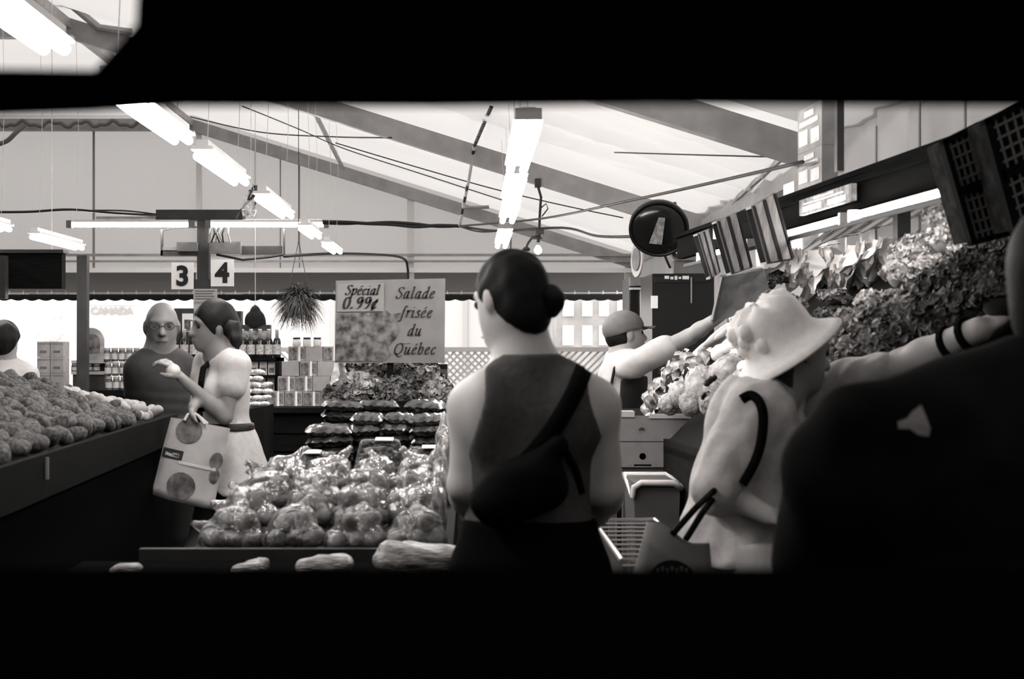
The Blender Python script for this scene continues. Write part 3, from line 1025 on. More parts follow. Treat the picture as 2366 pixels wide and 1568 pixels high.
for k in range(3):
    p = Vector((P(684 + k * 24, 0, 11.3).x, 11.34, zc + 4 * (bh_ + .001)))
    if jr is None:
        jr = thing('white_jar', 'first white lidded jar from the bottles on top of the pyramid', 'jar', p, 'jars on the pyramid')
        MB().lathe(p, [(.03, 0), (.034, .01), (.034, .045), (.028, .055)], 14).build('body', M('jar_white', .75, .4), jr, True)
        MB().lathe(p + Vector((0, 0, .055)), [(.03, 0), (.03, .015)], 14).build('lid', dgrey, jr)
    else:
        dup(jr, p, label='%s white lidded jar from the bottles on top of the pyramid' % ORD[k])
ea = thing('easel_card', 'white folded card standing beside the tea box pyramid', 'card', P(772, 938, 11.1))
MB().slab([[(0, 0), (.11, 0), (.07, .30)]], P(757, 906, 11.1), (1, 0, 0), (0, .15, 1), (0, 1, 0), .006).build('front', M('card_print', .5, .7, .3, 20), ea)
MB().slab([[(.02, 0), (.12, 0), (.07, .30)]], P(757, 906, 11.25), (1, 0, 0), (0, -.25, 1), (0, 1, 0), .006).build('back', card, ea)
pl_ = thing('white_tray', 'white plastic tray between the folded card and the frizzy salad', 'tray', P(808, 905, 10.6))
pbox(775, 876, 835, 884, 10.6, .25, 'rim', card, pl_)
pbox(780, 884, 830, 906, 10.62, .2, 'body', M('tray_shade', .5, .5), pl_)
# small packets piled at the end of the far counter
pc = thing('packet_counter', 'black counter end with piled snack bags beside the tea boxes', 'counter', (P(560, 0, 10.4).x, 10.5, 0))
x0, x1 = P(540, 0, 10.3).x, P(606, 0, 10.3).x
zc2 = P(0, 950, 10.3).z
MB().hexa([(x0, 10.2, 0), (x1, 10.4, 0), (x1, 10.9, 0), (x0, 10.9, 0), (x0, 10.2, zc2), (x1, 10.4, zc2 + .03), (x1, 10.9, zc2 + .03), (x0, 10.9, zc2)]).build('base', black_wood, pc)
sb = None
V, Fc = blob((.05, .03, .022), 2, .12, 4, 5)
for r_ in range(6):
    for k in range(2 + (r_ < 4)):
        p = Vector((x0 + .05 + k * .075 + random.uniform(-.01, .01), 10.5 + .03 * r_, zc2 + .045 + r_ * .047))
        if sb is None:
            sb = thing('snack_bag', 'shiny pale snack bag in the pile on the counter end', 'bag', p, 'snack bags on the counter end')
            mesh('pouch', V + np.array(p), Fc, M('snack_foil', .55, .25, .5, 30, spec=.6, metal=.2), sb, True)
            MB().box((p.x - .06, p.y - .012, p.z - .01), (p.x - .045, p.y + .012, p.z + .01)).build('crimp', MATS['foil'], sb)
        else:
            dup(sb, p, (random.uniform(-.2, .2), random.uniform(-.2, .2), random.uniform(-.5, .5)))

# cartons, framed picture and jars behind the potato counter
tb = thing('back_table', 'dark table with cartons, a picture and jars behind the potato counter', 'table', (P(200, 0, 12.6).x, 12.8, 0))
x0, x1 = P(60, 0, 12.6).x, P(330, 0, 12.6).x
zt = P(0, 900, 12.6).z
MB().box((x0, 12.4, zt - .05), (x1, 13.3, zt)).build('top', black_wood, tb)
MB().box((x0 + .05, 12.5, 0), (x1 - .05, 13.2, zt - .05)).build('base', black_wood, tb)
ct = None
cz = zt
for k, (x_, z_) in enumerate(((89, 0), (120, 0), (89, 1), (120, 1), (89, 2), (120, 2))):
    p = Vector((P(x_ + 15, 0, 12.8).x, 12.85, cz + z_ * .143))
    if ct is None:
        ct = thing('printed_carton', 'bottom pale printed carton in the stack away from the dark pole', 'carton', p, 'cartons on the back table')
        bevel(MB().box((p.x - .058, p.y - .1, p.z), (p.x + .058, p.y + .1, p.z + .142)).build('box', M('pale_carton', .42, .8, .15, 10), ct), .003)
        MB().box((p.x - .03, p.y - .103, p.z + .04), (p.x + .03, p.y - .1, p.z + .06)).build('print', M('carton_print', .16, .8), ct)
        MB().box((p.x - .058, p.y - .102, p.z + .118), (p.x + .058, p.y - .1, p.z + .123)).build('tape', MATS['carton_print'], ct)
    else:
        dup(ct, p, label='%s pale printed carton in the stack %s the dark pole' % (('bottom', 'middle', 'top')[z_], 'away from' if x_ == 89 else 'next to'))
fp = thing('round_top_picture', 'round topped picture of dark fruit standing on a small shelf', 'picture', P(210, 832, 12.5))
rr = .115
out = [(-rr, -.16)] + [(rr * math.cos(a), .03 + rr * math.sin(a)) for a in np.linspace(math.pi, 0, 16)] + [(rr, -.16)]
MB().slab([out], P(210, 795, 12.5), (1, 0, 0), (0, 0, 1), (0, 1, 0), .02).build('panel', M('picture_paper', .4, .6, .25, 12), fp)
MB().slab([[(x * .6 + .01, y * .55 + .01) for x, y in out]], P(210, 795, 12.495), (1, 0, 0), (0, 0, 1), (0, 1, 0), .004).build('print', M('fruit_print', .04, .6, .9, 14, v2=.3), fp)
js = thing('small_shelf', 'low two tier shelf with small jars under the round topped picture', 'shelf', P(205, 880, 12.5))
for py in (832, 858):
    pbox(164, py, 246, py + 7, 12.48, .22, 'board', M('pale_board', .45, .6), js)
pbox(166, 839, 244, 858, 12.66, .02, 'back_panel', dgrey, js)
pbox(168, 865, 242, 901, 12.5, .2, 'base', dgrey, js)
jj = None
for r_, (py, a_, b_) in enumerate(((858, 172, 240), (900, 252, 322), (862, 250, 322), (826, 248, 322))):
    for px in np.arange(a_, b_, 17):
        if r_ == 0:
            p = P(px, py, 12.52)
        else:
            p = P(px, 0, 12.46)
            p.z = zt + (r_ - 1) * .125
        if jj is None:
            s0 = p
            jj = thing('preserve_jar', 'small labelled preserve jar on the low shelf', 'jar', p, 'jars under the picture')
            MB().lathe(p, [(.026, 0), (.029, .006), (.029, .045), (.024, .055)], 12).build('body', M('preserve', .10, .25, .6, 20), jj, True)
            MB().lathe(p, [(.0295, .012), (.0295, .04)], 12, capb=False, capt=False).build('label', M('jar_label', .5, .7, .2, 30), jj, True)
            MB().lathe(p + Vector((0, 0, .055)), [(.026, 0), (.026, .012)], 12).build('lid', M('jar_lid', .35, .4), jj)
        elif r_ == 0:
            dup(jj, p, (0, 0, px))
        else:
            o = dup(jj, p, (0, 0, px), (1.08, 1.08, 1.8), 'tall labelled preserve jar stacked behind the bald man', 'stacked tall jars')

# hanging fern
hp = thing('hanging_plant', 'bushy hanging spider plant with long drooping blades in front of the awning', 'plant', P(690, 760, 11))
c = P(690, 692, 11)
MB().lathe((c.x, c.y, c.z - .1), [(.06, 0), (.09, .03), (.1, .12)], 16).build('pot', dgrey, hp, True)
blade = MB()
for i in range(1500):
    az, el = random.uniform(0, 6.283), math.asin(random.uniform(-.75, 1))
    L = random.uniform(.10, .20)
    d = Vector((math.cos(az) * math.cos(el), math.sin(az) * math.cos(el), math.sin(el)))
    p = Vector(c) + d * random.uniform(.02, .07)
    w = d.cross(Vector((.1, .2, 1))).normalized() * random.uniform(.003, .007)
    ps = [p + d * (L * k / 4) + Vector((random.uniform(-.01, .01), 0, -.6 * L * (k / 4) ** 2)) for k in range(5)]
    V = []
    for k, q_ in enumerate(ps):
        s = 1 - .22 * k
        V += [q_ - w * s, q_ + w * s]
    blade.add(V, [(2 * k, 2 * k + 1, 2 * k + 3, 2 * k + 2) for k in range(4)])
o_ = blade.build('foliage', M('fern_leaf', .02, .7, v2=.10, scale=20), hp)
o_['kind'] = 'stuff'
for s in (-1, 1):
    MB().tube([(c.x + .09 * s, c.y, c.z + .02), (c.x, c.y, c.z + .45), (c.x, c.y, c.z + .7)], .003, 5).build('hanger', dgrey, hp)
MB().tube([(c.x, c.y, c.z + .6), (c.x, c.y, zroof(c.x))], .003, 5).build('hanger', dgrey, hp)
# ------------------------------------------------------------------ produce shapes (built once about the origin, then copied)
FILM = film('clear_film', .965, .14, 50, .9)
FILM2 = film('milky_film', .88, .2, 38, 1.0)


def proto(V, Fc, name, mat, smooth=True):
    me = bpy.data.meshes.new(name)
    me.from_pydata(np.array(V).tolist(), [], [tuple(int(i) for i in f) for f in Fc])
    if smooth:
        me.polygons.foreach_set('use_smooth', [True] * len(me.polygons))
    for x in (mat if isinstance(mat, (list, tuple)) else [mat]):
        me.materials.append(x)
    return me


def put(name, me, loc, rot, scale, label=None, cat=None, group=None, parent=None):
    o = bpy.data.objects.new(name, me)
    COL.objects.link(o)
    o.location, o.rotation_euler = loc, rot
    o.scale = (scale,) * 3 if isinstance(scale, (int, float)) else scale
    if parent is not None:
        o.parent = parent
    WL[o.name] = Vector(loc)
    return tag(o, label, cat, group)


POT = []
for k in range(5):
    V, Fc = blob((1.25, .95, .88), 3, .1, 2.4, 30 + k)
    POT.append(proto(V, Fc, 'potato', M('potato_skin', .20, .7, .25, 6, bump=.15, bscale=40)))
POT_D = []
for k in range(5):
    V, Fc = blob((1.35, .9, .85), 3, .14, 2.4, 50 + k)
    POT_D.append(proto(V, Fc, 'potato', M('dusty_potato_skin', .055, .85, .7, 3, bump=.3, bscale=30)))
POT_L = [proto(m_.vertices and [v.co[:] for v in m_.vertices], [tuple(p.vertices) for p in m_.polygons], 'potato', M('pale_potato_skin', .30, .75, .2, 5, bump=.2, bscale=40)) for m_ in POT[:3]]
EARS = {'onion': POT}

# ------------------------------------------------------------------ potato counter on the street side
ZL, YA, YE = 1.10, 2.9, 6.75
lc = thing('potato_counter', 'long black wooden counter heaped with loose potatoes', 'counter', (-1.9, 5.0, 0))


def ledge(y):
    return -1.255 - (y - 3.83) * .052


def heap(u, y):
    return ZL + .25 * max(u, 0) ** .85 * min(1, (YE - y) / .7 + .35)


MB().hexa([(ledge(YA), YA, 0), (ledge(YE), YE, 0), (-3.4, YE, 0), (-3.4, YA, 0), (ledge(YA), YA, ZL - .02), (ledge(YE), YE, ZL - .02), (-3.4, YE, ZL - .02), (-3.4, YA, ZL - .02)]).build('base', stall_black, lc)
MB().bar((ledge(YA) + .012, YA, ZL - .05), (ledge(YE) + .012, YE, ZL - .05), .024, .13).build('edge_board', M('edge_black', .002, .8, .5, 12, stretch=(1, 1, 8), spec=.04), lc)
MB().bar((ledge(4.2) + .026, 4.2, ZL - .06), (ledge(4.2) + .026, 4.2, ZL + .005), .012, .012, (1, 0, 0)).build('clip', M('clip_metal', .2, .4, metal=.5), lc)
V = []
nu, nv = 10, 24
for j in range(nv + 1):
    y = YA + j / nv * (YE - .03 - YA)
    for i in range(nu + 1):
        u = i / nu * 1.6
        V.append((ledge(y) - .03 - u, y, heap(u, y) - .02))
mesh('bed', V, [(j * (nu + 1) + i, (j + 1) * (nu + 1) + i, (j + 1) * (nu + 1) + i + 1, j * (nu + 1) + i + 1) for j in range(nv) for i in range(nu)], M('dark_bed', .01, .9), lc)
cnt, sp, j, y = 0, .071, 0, 3.75
while y < YE - .04:
    i = 0
    while True:
        u = .02 + (i + .5 * (j % 2)) * sp
        if u > 1.1: break
        i += 1
        yy = y + random.uniform(-.015, .015)
        x = ledge(yy) - .03 - u + random.uniform(-.012, .012)
        if (x * F / yy + CX) < -40: break
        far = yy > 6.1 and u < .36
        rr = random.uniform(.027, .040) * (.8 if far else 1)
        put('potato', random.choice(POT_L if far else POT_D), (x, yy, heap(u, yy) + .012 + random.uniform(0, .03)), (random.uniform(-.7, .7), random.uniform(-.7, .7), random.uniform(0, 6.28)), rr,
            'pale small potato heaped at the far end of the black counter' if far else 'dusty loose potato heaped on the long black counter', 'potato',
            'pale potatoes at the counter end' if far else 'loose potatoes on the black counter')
        cnt += 1
    y += sp * .88
    j += 1
print('loose potatoes', cnt)

# ------------------------------------------------------------------ centre stand: potatoes in bags, salad packs, frizzy salad, sign
st = thing('produce_stand', 'black stepped wooden stand with bagged potatoes and salad packs', 'stand', (-.43, 5.7, 0))
MB().box((-.82, 4.18, 0), (-.06, 7.6, .80)).build('base', stall_black, st)
MB().box((-.84, 4.12, .80), (-.05, 5.5, .82)).build('deck', black_wood, st)
MB().box((-.80, 5.5, .80), (-.06, 7.6, .93)).build('step', black_wood, st)
MB().box((-.95, 4.09, .76), (-.04, 4.12, .85)).build('front_rail', M('front_rail', .015, .6, .3, 8, spec=.1), st)

# bags: clear plastic around potatoes
BAGS = []
r0 = .033
bagn = 0
rows = [(4.30, .822, 4, -.70, .178), (4.50, .866, 4, -.685, .170), (4.72, .90, 4, -.66, .162), (4.95, .925, 4, -.63, .156)]
for ri, (yb, zb0, nb, xb0, dx) in enumerate(rows):
    for k in range(nb):
        bc = Vector((xb0 + k * dx + random.uniform(-.012, .012), yb + random.uniform(-.02, .02), zb0))
        pp = []
        for (a, b_, c_) in [(-1, -1, 0), (0, -1, 0), (1, -1, 0), (-.5, .2, 0), (.6, .3, 0), (-.5, -.5, 1), (.5, -.5, 1), (0, .4, 1)]:
            q_ = bc + Vector((a * .056 + random.uniform(-.008, .008), b_ * .055 + random.uniform(-.008, .008), .032 + c_ * .05 + random.uniform(-.004, .006)))
            pp.append(q_)
            put('washed_potato', random.choice(POT), q_, (random.uniform(-.6, .6), random.uniform(-.6, .6), random.uniform(0, 6.28)), r0 * random.uniform(.9, 1.05),
                'washed round potato inside a clear plastic bag on the stand', 'potato', 'potatoes in clear bags')
        pr = [ell(q_, (.042, .042, .039), k=.03) for q_ in pp]
        tip = bc + Vector((random.uniform(-.07, .07), random.uniform(-.02, .07), .128 + random.uniform(0, .03)))
        pr += [cone(bc + Vector((0, .01, .085)), tip, .03, .008, .03)]
        if k == 0:
            pr.append(cone(bc + Vector((-.05, 0, .05)), bc + Vector((-.125, -.01, .075)), .03, .012, .04))
        sd = ri * 10 + k
        bag = thing('potato_bag', '%s clear potato bag from the aisle in the %s row from the front rail' % (ORD[3 - k], ORD[ri]), 'bag', bc, 'bags of potatoes on the stand')
        organic('film', pr, FILM2 if (ri > 1 or random.random() < .35) else FILM, bag, .0085, noise=lambda X, Y, Z, s=sd: .0045 * wob(X, Y, Z, 90, s) + .003 * wob(X, Y, Z, 190, s + 5))
        MB().tube([tip + Vector((-.01, 0, -.012)), tip + Vector((.006, 0, .0))], .007, 8).build('tie', M('bag_tie', .4, .6), bag)

# salad packs: pillow bags in four stacks
pillow = []
for k in range(4):
    n_ = 13
    V, Fc = [], []
    for s in (1, -1):
        for j in range(n_):
            for i in range(n_):
                a, b_ = i / (n_ - 1) * 2 - 1, j / (n_ - 1) * 2 - 1
                e = max(0, (1 - a ** 4) * (1 - b_ ** 4)) ** .5
                V.append((a * .1 * (1 - .06 * b_ * b_), b_ * .075, s * e * .026 * (1 + .25 * math.sin(7 * a + 3 * k) * math.cos(6 * b_ + k)) + .004 * math.sin(23 * a + 17 * b_ + k)))
    for s in (0, 1):
        o_ = s * n_ * n_
        for j in range(n_ - 1):
            for i in range(n_ - 1):
                q_ = (o_ + j * n_ + i, o_ + j * n_ + i + 1, o_ + (j + 1) * n_ + i + 1, o_ + (j + 1) * n_ + i)
                Fc.append(q_ if s == 0 else q_[::-1])
    pillow.append((V, Fc))
pk_m = [M('salad_pack_dark', .004, .22, v2=.02, scale=30, bump=.2, bscale=40, spec=.5), M('salad_pack_top_lit', .01, .24, v2=.07, scale=25, bump=.2, bscale=40, spec=.8)]  # second copy painted lighter for the light on the top packs
PK = [[proto(V, Fc, 'salad_pack', m_) for V, Fc in pillow] for m_ in pk_m]
for ci, (px, Yc, top, wsc) in enumerate(((762, 5.95, 962, 1.0), (848, 6.05, 940, .72), (920, 6.05, 945, .72), (990, 5.95, 938, .82))):
    c = P(px, 0, Yc)
    ztop = P(0, top, Yc).z
    z, lev = .93 + .02, 0
    levels = int((ztop - .93) / .043)
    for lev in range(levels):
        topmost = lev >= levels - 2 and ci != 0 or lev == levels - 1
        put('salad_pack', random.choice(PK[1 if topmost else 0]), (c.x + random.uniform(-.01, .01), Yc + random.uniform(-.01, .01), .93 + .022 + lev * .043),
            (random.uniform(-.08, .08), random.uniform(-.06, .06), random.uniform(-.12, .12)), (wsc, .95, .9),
            'salad leaves with painted top light in a shiny pillow pack topping a stack' if topmost else 'dark salad leaves in a shiny pillow pack within a stack', 'salad pack',
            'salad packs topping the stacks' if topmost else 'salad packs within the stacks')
for k, (px, py, Y_) in enumerate(((790, 944, 6.35), (875, 930, 6.4), (985, 928, 6.4))):
    p = P(px, py, Y_)
    hz = p.z - .93
    nl = int(hz / .043) + 1
    for l_ in range(nl):
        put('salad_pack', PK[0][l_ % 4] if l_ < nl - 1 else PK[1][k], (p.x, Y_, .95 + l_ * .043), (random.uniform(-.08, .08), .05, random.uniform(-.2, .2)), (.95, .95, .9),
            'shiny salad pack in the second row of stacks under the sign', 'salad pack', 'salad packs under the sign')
# clear clamshell boxes with dark fruit
for k, (px, py, w_, lab) in enumerate(((735, 1062, .17, 'small clear clamshell box of dark greens at the corner of the stand'), (878, 1085, .20, 'large clear domed clamshell box of dark greens with white label'),
                                       (985, 1075, .18, 'clear clamshell box of dark greens beside the domed one'))):
    Y_ = 5.62
    p = P(px, 0, Y_)
    p.z = .931 + (.02 if k else 0)
    t = thing('clamshell', lab, 'box', p)
    V, Fc = blob((w_ * .42, .06, .04), 3, .3, 6, k)
    mesh('greens', V + np.array(p) + np.array([0, 0, .045]), Fc, M('dark_greens', .02, .5, v2=.12, scale=40), t, True)
    hh = .085 if k != 1 else .115
    MB().hexa([(p.x - w_ / 2, Y_ - .07, p.z), (p.x + w_ / 2, Y_ - .07, p.z), (p.x + w_ / 2, Y_ + .07, p.z), (p.x - w_ / 2, Y_ + .07, p.z),
               (p.x - w_ * .38, Y_ - .05, p.z + hh), (p.x + w_ * .38, Y_ - .05, p.z + hh), (p.x + w_ * .38, Y_ + .05, p.z + hh), (p.x - w_ * .38, Y_ + .05, p.z + hh)]).build('shell', FILM, t)
    bevel(t.children[-1] if t.children else [o for o in bpy.data.objects if o.parent == t][-1], .012, 3)
    MB().obox((p.x + (.02 if k else -.02), Y_ - .045, p.z + hh + .004), (.035, 0, 0), (0, .028, .004), (0, -.001, .002)).build('label', M('bright_label', .9, .4), t)
# bags slumped on the sunny side of the stand
for k in range(7):
    p = Vector((-.095 + random.uniform(-.01, .01), 4.45 + k * .19, .83 + (.03 if k > 1 else 0) + .022 * k))
    t = thing('side_bag', 'crumpled clear bag wedged along the aisle edge of the stand', 'bag', p, 'crumpled bags along the stand edge')
    V, Fc = blob((.03, .09, .10), 3, .25, 6, 70 + k)
    mesh('film', V + np.array(p) + np.array([0, 0, .09]), Fc, FILM2, t, True)
    V, Fc = blob((.02, .07, .075), 2, .2, 4, 80 + k)
    mesh('greens', V + np.array(p) + np.array([0, 0, .08]), Fc, M('bag_greens', .08, .6, v2=.4, scale=30), t, True)

# ---- leafy things
def leaf_sheet(L, W, curl, ruf, n=7, m=9, rib=.12, seed=0, wav=3):
    """one leaf along +z, bending towards +x; returns V, F, rib face flags"""
    r = random.Random(seed)
    V, Fc, fl = [], [], []
    for j in range(m):
        t = j / (m - 1)
        w = W * (math.sin(math.pi * min(1, t * .82 + .16)) ** .7)
        for i in range(n):
            s = i / (n - 1) * 2 - 1
            rx = curl * L * t * t
            edge = abs(s) ** 2
            V.append((rx + .12 * W * s * s + ruf * edge * math.sin(wav * 6.28 * t + 2 * s + r.uniform(-.4, .4)), s * w / 2, L * (t - curl * .35 * t * t)))
    for j in range(m - 1):
        for i in range(n - 1):
            Fc.append((j * n + i, j * n + i + 1, (j + 1) * n + i + 1, (j + 1) * n + i))
            fl.append(1 if abs(i + .5 - (n - 1) / 2) < (n - 1) * rib * (1.15 - j / (m - 1)) + .3 and j < m - 2 else 0)
    return np.array(V), Fc, fl


def leaf_mesh(name, mats, **kw):
    V, Fc, fl = leaf_sheet(**kw)
    me = proto(V, Fc, name, mats)
    me.polygons.foreach_set('material_index', fl)
    return me


rom_blade = M('romaine_blade', .16, .5, v2=.40, scale=30)
rom_rib = M('romaine_rib', .85, .45)
ROM = [leaf_mesh('leaf', [rom_blade, rom_rib], L=.30, W=.15, curl=c_, ruf=.010, n=9, m=9, seed=k, rib=.42) for k, c_ in enumerate((.05, .18, .35))]
green_d = M('curly_leaf_dark', .018, .55, v2=.13, scale=25)
green_m = M('curly_leaf_mid', .09, .55, v2=.34, scale=22)
green_l = M('curly_leaf_pale', .28, .55, v2=.60, scale=20)
LET = [leaf_mesh('leaf', [green_m, green_l], L=.17, W=.15, curl=.35, ruf=.02, n=9, m=8, seed=9, wav=4), leaf_mesh('leaf', [green_l, rom_rib], L=.14, W=.13, curl=.2, ruf=.018, n=9, m=8, seed=4, wav=4)]


def frill(n, R, seed, size=.022, flat=.75):
    """tight dome of crumpled leaflets"""
    r = random.Random(seed)
    mb = MB()
    for i in range(n):
        th, ph = r.uniform(0, 6.283), math.acos(r.uniform(-.35, 1))
        d = Vector((math.sin(ph) * math.cos(th), math.sin(ph) * math.sin(th), math.cos(ph)))
        p = Vector((d.x * R, d.y * R, d.z * R * flat)) * r.uniform(.78, 1.06) * (1 + .14 * math.sin(5 * th + seed) * math.sin(4 * ph))
        a = Vector((r.uniform(-1, 1), r.uniform(-1, 1), r.uniform(-1, 1))).cross(d)
        if a.length < .1: continue
        a.normalize()
        b_ = d.cross(a)
        s = size * r.uniform(.6, 1.3)
        u, v, w = a * s, (b_ * .75 + d * r.uniform(.1, .8)) * s, d * s * .55
        mb.add([p - u - v * .5, p - v * .7 + w * .5, p + u - v * .5, p - u * 1.1 + v * .4 + w * .2, p + v * .3 - w * .3, p + u * 1.1 + v * .4 + w * .2, p - u * .7 + v * 1.1, p + v * 1.35 + w * .6, p + u * .7 + v * 1.1],
               [(0, 1, 4, 3), (1, 2, 5, 4), (3, 4, 7, 6), (4, 5, 8, 7)])
    return mb


def curly(name, n, R, seed, mat, core, size=.022):
    fr = frill(n, R, seed, size)
    a = proto(fr.v, fr.f, 'leaves', mat, False)
    V, Fc = blob((R * .85, R * .85, R * .66), 2, .15, 4, seed)
    b_ = proto(V, Fc, 'core', core)
    return a, b_


CUR = {'dark': [curly('k', 900, .12, 1, green_d, M('leaf_core', .02, .9), .015), curly('k', 900, .12, 2, green_d, MATS['leaf_core'], .016)],
       'mid': [curly('k', 800, .12, 3, green_m, M('leaf_core_mid', .06, .9), .017), curly('k', 800, .12, 4, green_m, MATS['leaf_core_mid'], .016)],
       'pale': [curly('k', 620, .11, 5, M('floret_pale', .34, .7, v2=.66, scale=40), M('floret_core', .3, .8), .014)]}


def put_curly(kind, loc, s, label, cat, group, rot=None, squash=1.0):
    a, b_ = random.choice(CUR[kind])
    t = thing({'dark': 'curly_parsley', 'mid': 'curly_lettuce', 'pale': 'cauliflower'}[kind] if kind != 'frise' else 'salad', label, cat, loc, group)
    t.rotation_euler = rot or (random.uniform(-.4, .4), random.uniform(-.4, .4), random.uniform(0, 6.28))
    t.scale = (s, s, s * squash)
    o = put('leaves', a, (0, 0, 0), (0, 0, 0), 1, parent=t)
    o['kind'] = 'stuff'
    put('core', b_, (0, 0, 0), (0, 0, 0), 1, parent=t)
    return t


def put_leafy(name, meshes, nl, loc, axis, s, label, cat, group, spread=.35, r=.02):
    """a head of separate leaves about an axis"""
    t = thing(name, label, cat, loc, group)
    z = Vector(axis).normalized()
    t.rotation_euler = z.to_track_quat('Z', 'Y').to_euler()
    t.scale = (s, s, s)
    for k in range(nl):
        a = k * 2.4
        tilt = spread * (k / nl) ** .7
        me = meshes[min(len(meshes) - 1, int(k / nl * len(meshes)))]
        o = put('leaf', me, (math.cos(a) * r * (.3 + k / nl), math.sin(a) * r * (.3 + k / nl), 0), (0, tilt, 0), .75 + .3 * k / nl, parent=t)
        o.rotation_euler = (Matrix.Rotation(a, 3, 'Z') @ Matrix.Rotation(tilt, 3, 'Y')).to_euler()
    return t


# frizzy salad heads behind the sign post
for k, (px, py, Y_) in enumerate(((830, 905, 6.85), (880, 880, 7.0), (935, 888, 6.95), (985, 885, 7.0), (860, 855, 7.25), (960, 855, 7.3), (1010, 915, 6.9), (800, 925, 6.8), (920, 915, 6.75))):
    p = P(px, py, Y_)
    put_curly('mid' if k % 3 == 0 else 'dark', p, random.uniform(.75, .95), 'frizzy salad head heaped under the salad sign', 'salad', 'frizzy salads under the sign')
MB().box((-.56, 6.62, .93), (-.1, 7.5, 1.18)).build('salad_crate', black_wood, st)
t = thing('dark_crate', 'dark crate standing upright behind the frizzy salads', 'crate', (P(985, 0, 7.6).x, 7.75, 0))
a, b_ = P(950, 842, 7.65), P(1032, 930, 7.65)
MB().box((a.x, 7.65, 0), (b_.x, 7.95, a.z)).build('body', black_wood, t)
for k in range(4):
    z = a.z - .05 - .07 * k
    MB().box((a.x - .005, 7.635, z - .02), (b_.x + .005, 7.65, z + .025)).build('slat', M('crate_slat', .035, .7, .3, 9), t)

# ------------------------------------------------------------------ the salad sign with hand-drawn italic lettering
GLY = {
    'S': (.85, [[(.80, 1.28), (.72, 1.5), (.45, 1.56), (.2, 1.4), (.2, 1.1), (.45, .85), (.68, .6), (.66, .25), (.4, .0), (.12, .06), (.04, .34)]]),
    'Q': (1.3, [[(.6, 1.55), (.25, 1.35), (.08, .8), (.2, .2), (.55, .0), (.95, .25), (1.1, .8), (.95, 1.35), (.6, 1.55)], [(.35, .12), (.6, -.18), (.95, -.32), (1.2, -.16)]]),
    'p': (.82, [[(.0, .85), (.14, 1.0), (.16, .7), (.08, -.55)], [(.14, .65), (.35, .98), (.6, .98), (.68, .6), (.52, .1), (.28, .02), (.13, .2)]]),
    'e': (.66, [[(.1, .5), (.42, .62), (.52, .84), (.36, 1.0), (.14, .8), (.06, .4), (.16, .06), (.36, .02), (.56, .24)]]),
    'c': (.62, [[(.5, .8), (.38, 1.0), (.16, .84), (.06, .4), (.16, .06), (.36, .02), (.54, .24)]]),
    'i': (.42, [[(.02, .8), (.14, 1.0), (.16, .8), (.12, .2), (.2, .0), (.36, .2)], [(.15, 1.34), (.17, 1.42)]]),
    'a': (.8, [[(.58, .86), (.4, 1.0), (.16, .78), (.06, .36), (.16, .02), (.36, .08), (.54, .5)], [(.6, 1.0), (.56, .5), (.56, .12), (.64, .0), (.8, .2)]]),
    'l': (.42, [[(.04, 1.48), (.18, 1.62), (.17, 1.1), (.13, .2), (.2, .0), (.36, .2)]]),
    'd': (.82, [[(.56, .86), (.4, 1.0), (.16, .78), (.06, .36), (.16, .02), (.36, .08), (.54, .5)], [(.52, 1.5), (.64, 1.62), (.6, 1.0), (.56, .12), (.64, .0), (.8, .2)]]),
    'f': (.55, [[(.62, 1.46), (.5, 1.62), (.36, 1.4), (.28, .6), (.2, -.3), (.06, -.56), (-.1, -.42)], [(.06, .96), (.52, .98)]]),
    'r': (.56, [[(.02, .82), (.14, 1.0), (.16, .7), (.1, .0)], [(.14, .6), (.3, .94), (.48, 1.0), (.54, .86)]]),
    's': (.54, [[(.48, .82), (.34, 1.0), (.14, .86), (.22, .6), (.42, .4), (.38, .1), (.18, .0), (.02, .16)]]),
    'u': (.82, [[(.0, .82), (.12, 1.0), (.13, .7), (.1, .2), (.2, .0), (.38, .12), (.56, .6)], [(.6, 1.0), (.56, .5), (.56, .12), (.64, .0), (.8, .2)]]),
    'b': (.78, [[(.04, 1.5), (.16, 1.62), (.14, 1.0), (.1, .3), (.2, .02), (.42, .06), (.62, .5), (.58, .92), (.38, 1.0), (.14, .6)]]),
    '0': (.85, [[(.42, 1.5), (.18, 1.3), (.08, .75), (.18, .2), (.42, .0), (.66, .2), (.76, .75), (.66, 1.3), (.42, 1.5)]]),
    '9': (.82, [[(.66, 1.1), (.56, 1.42), (.36, 1.5), (.14, 1.3), (.12, .95), (.32, .72), (.56, .85), (.68, 1.15), (.66, .7), (.5, .2), (.22, .0)]]),
    '.': (.42, [[(.08, .0), (.14, .12), (.2, .24)]]),
    'cent': (.7, [[(.54, .84), (.38, 1.0), (.16, .84), (.06, .4), (.16, .06), (.36, .02), (.56, .24)], [(.5, 1.25), (.16, -.22)]]),
    'acute': (0, [[(.3, 1.22), (.5, 1.5)]]),
}


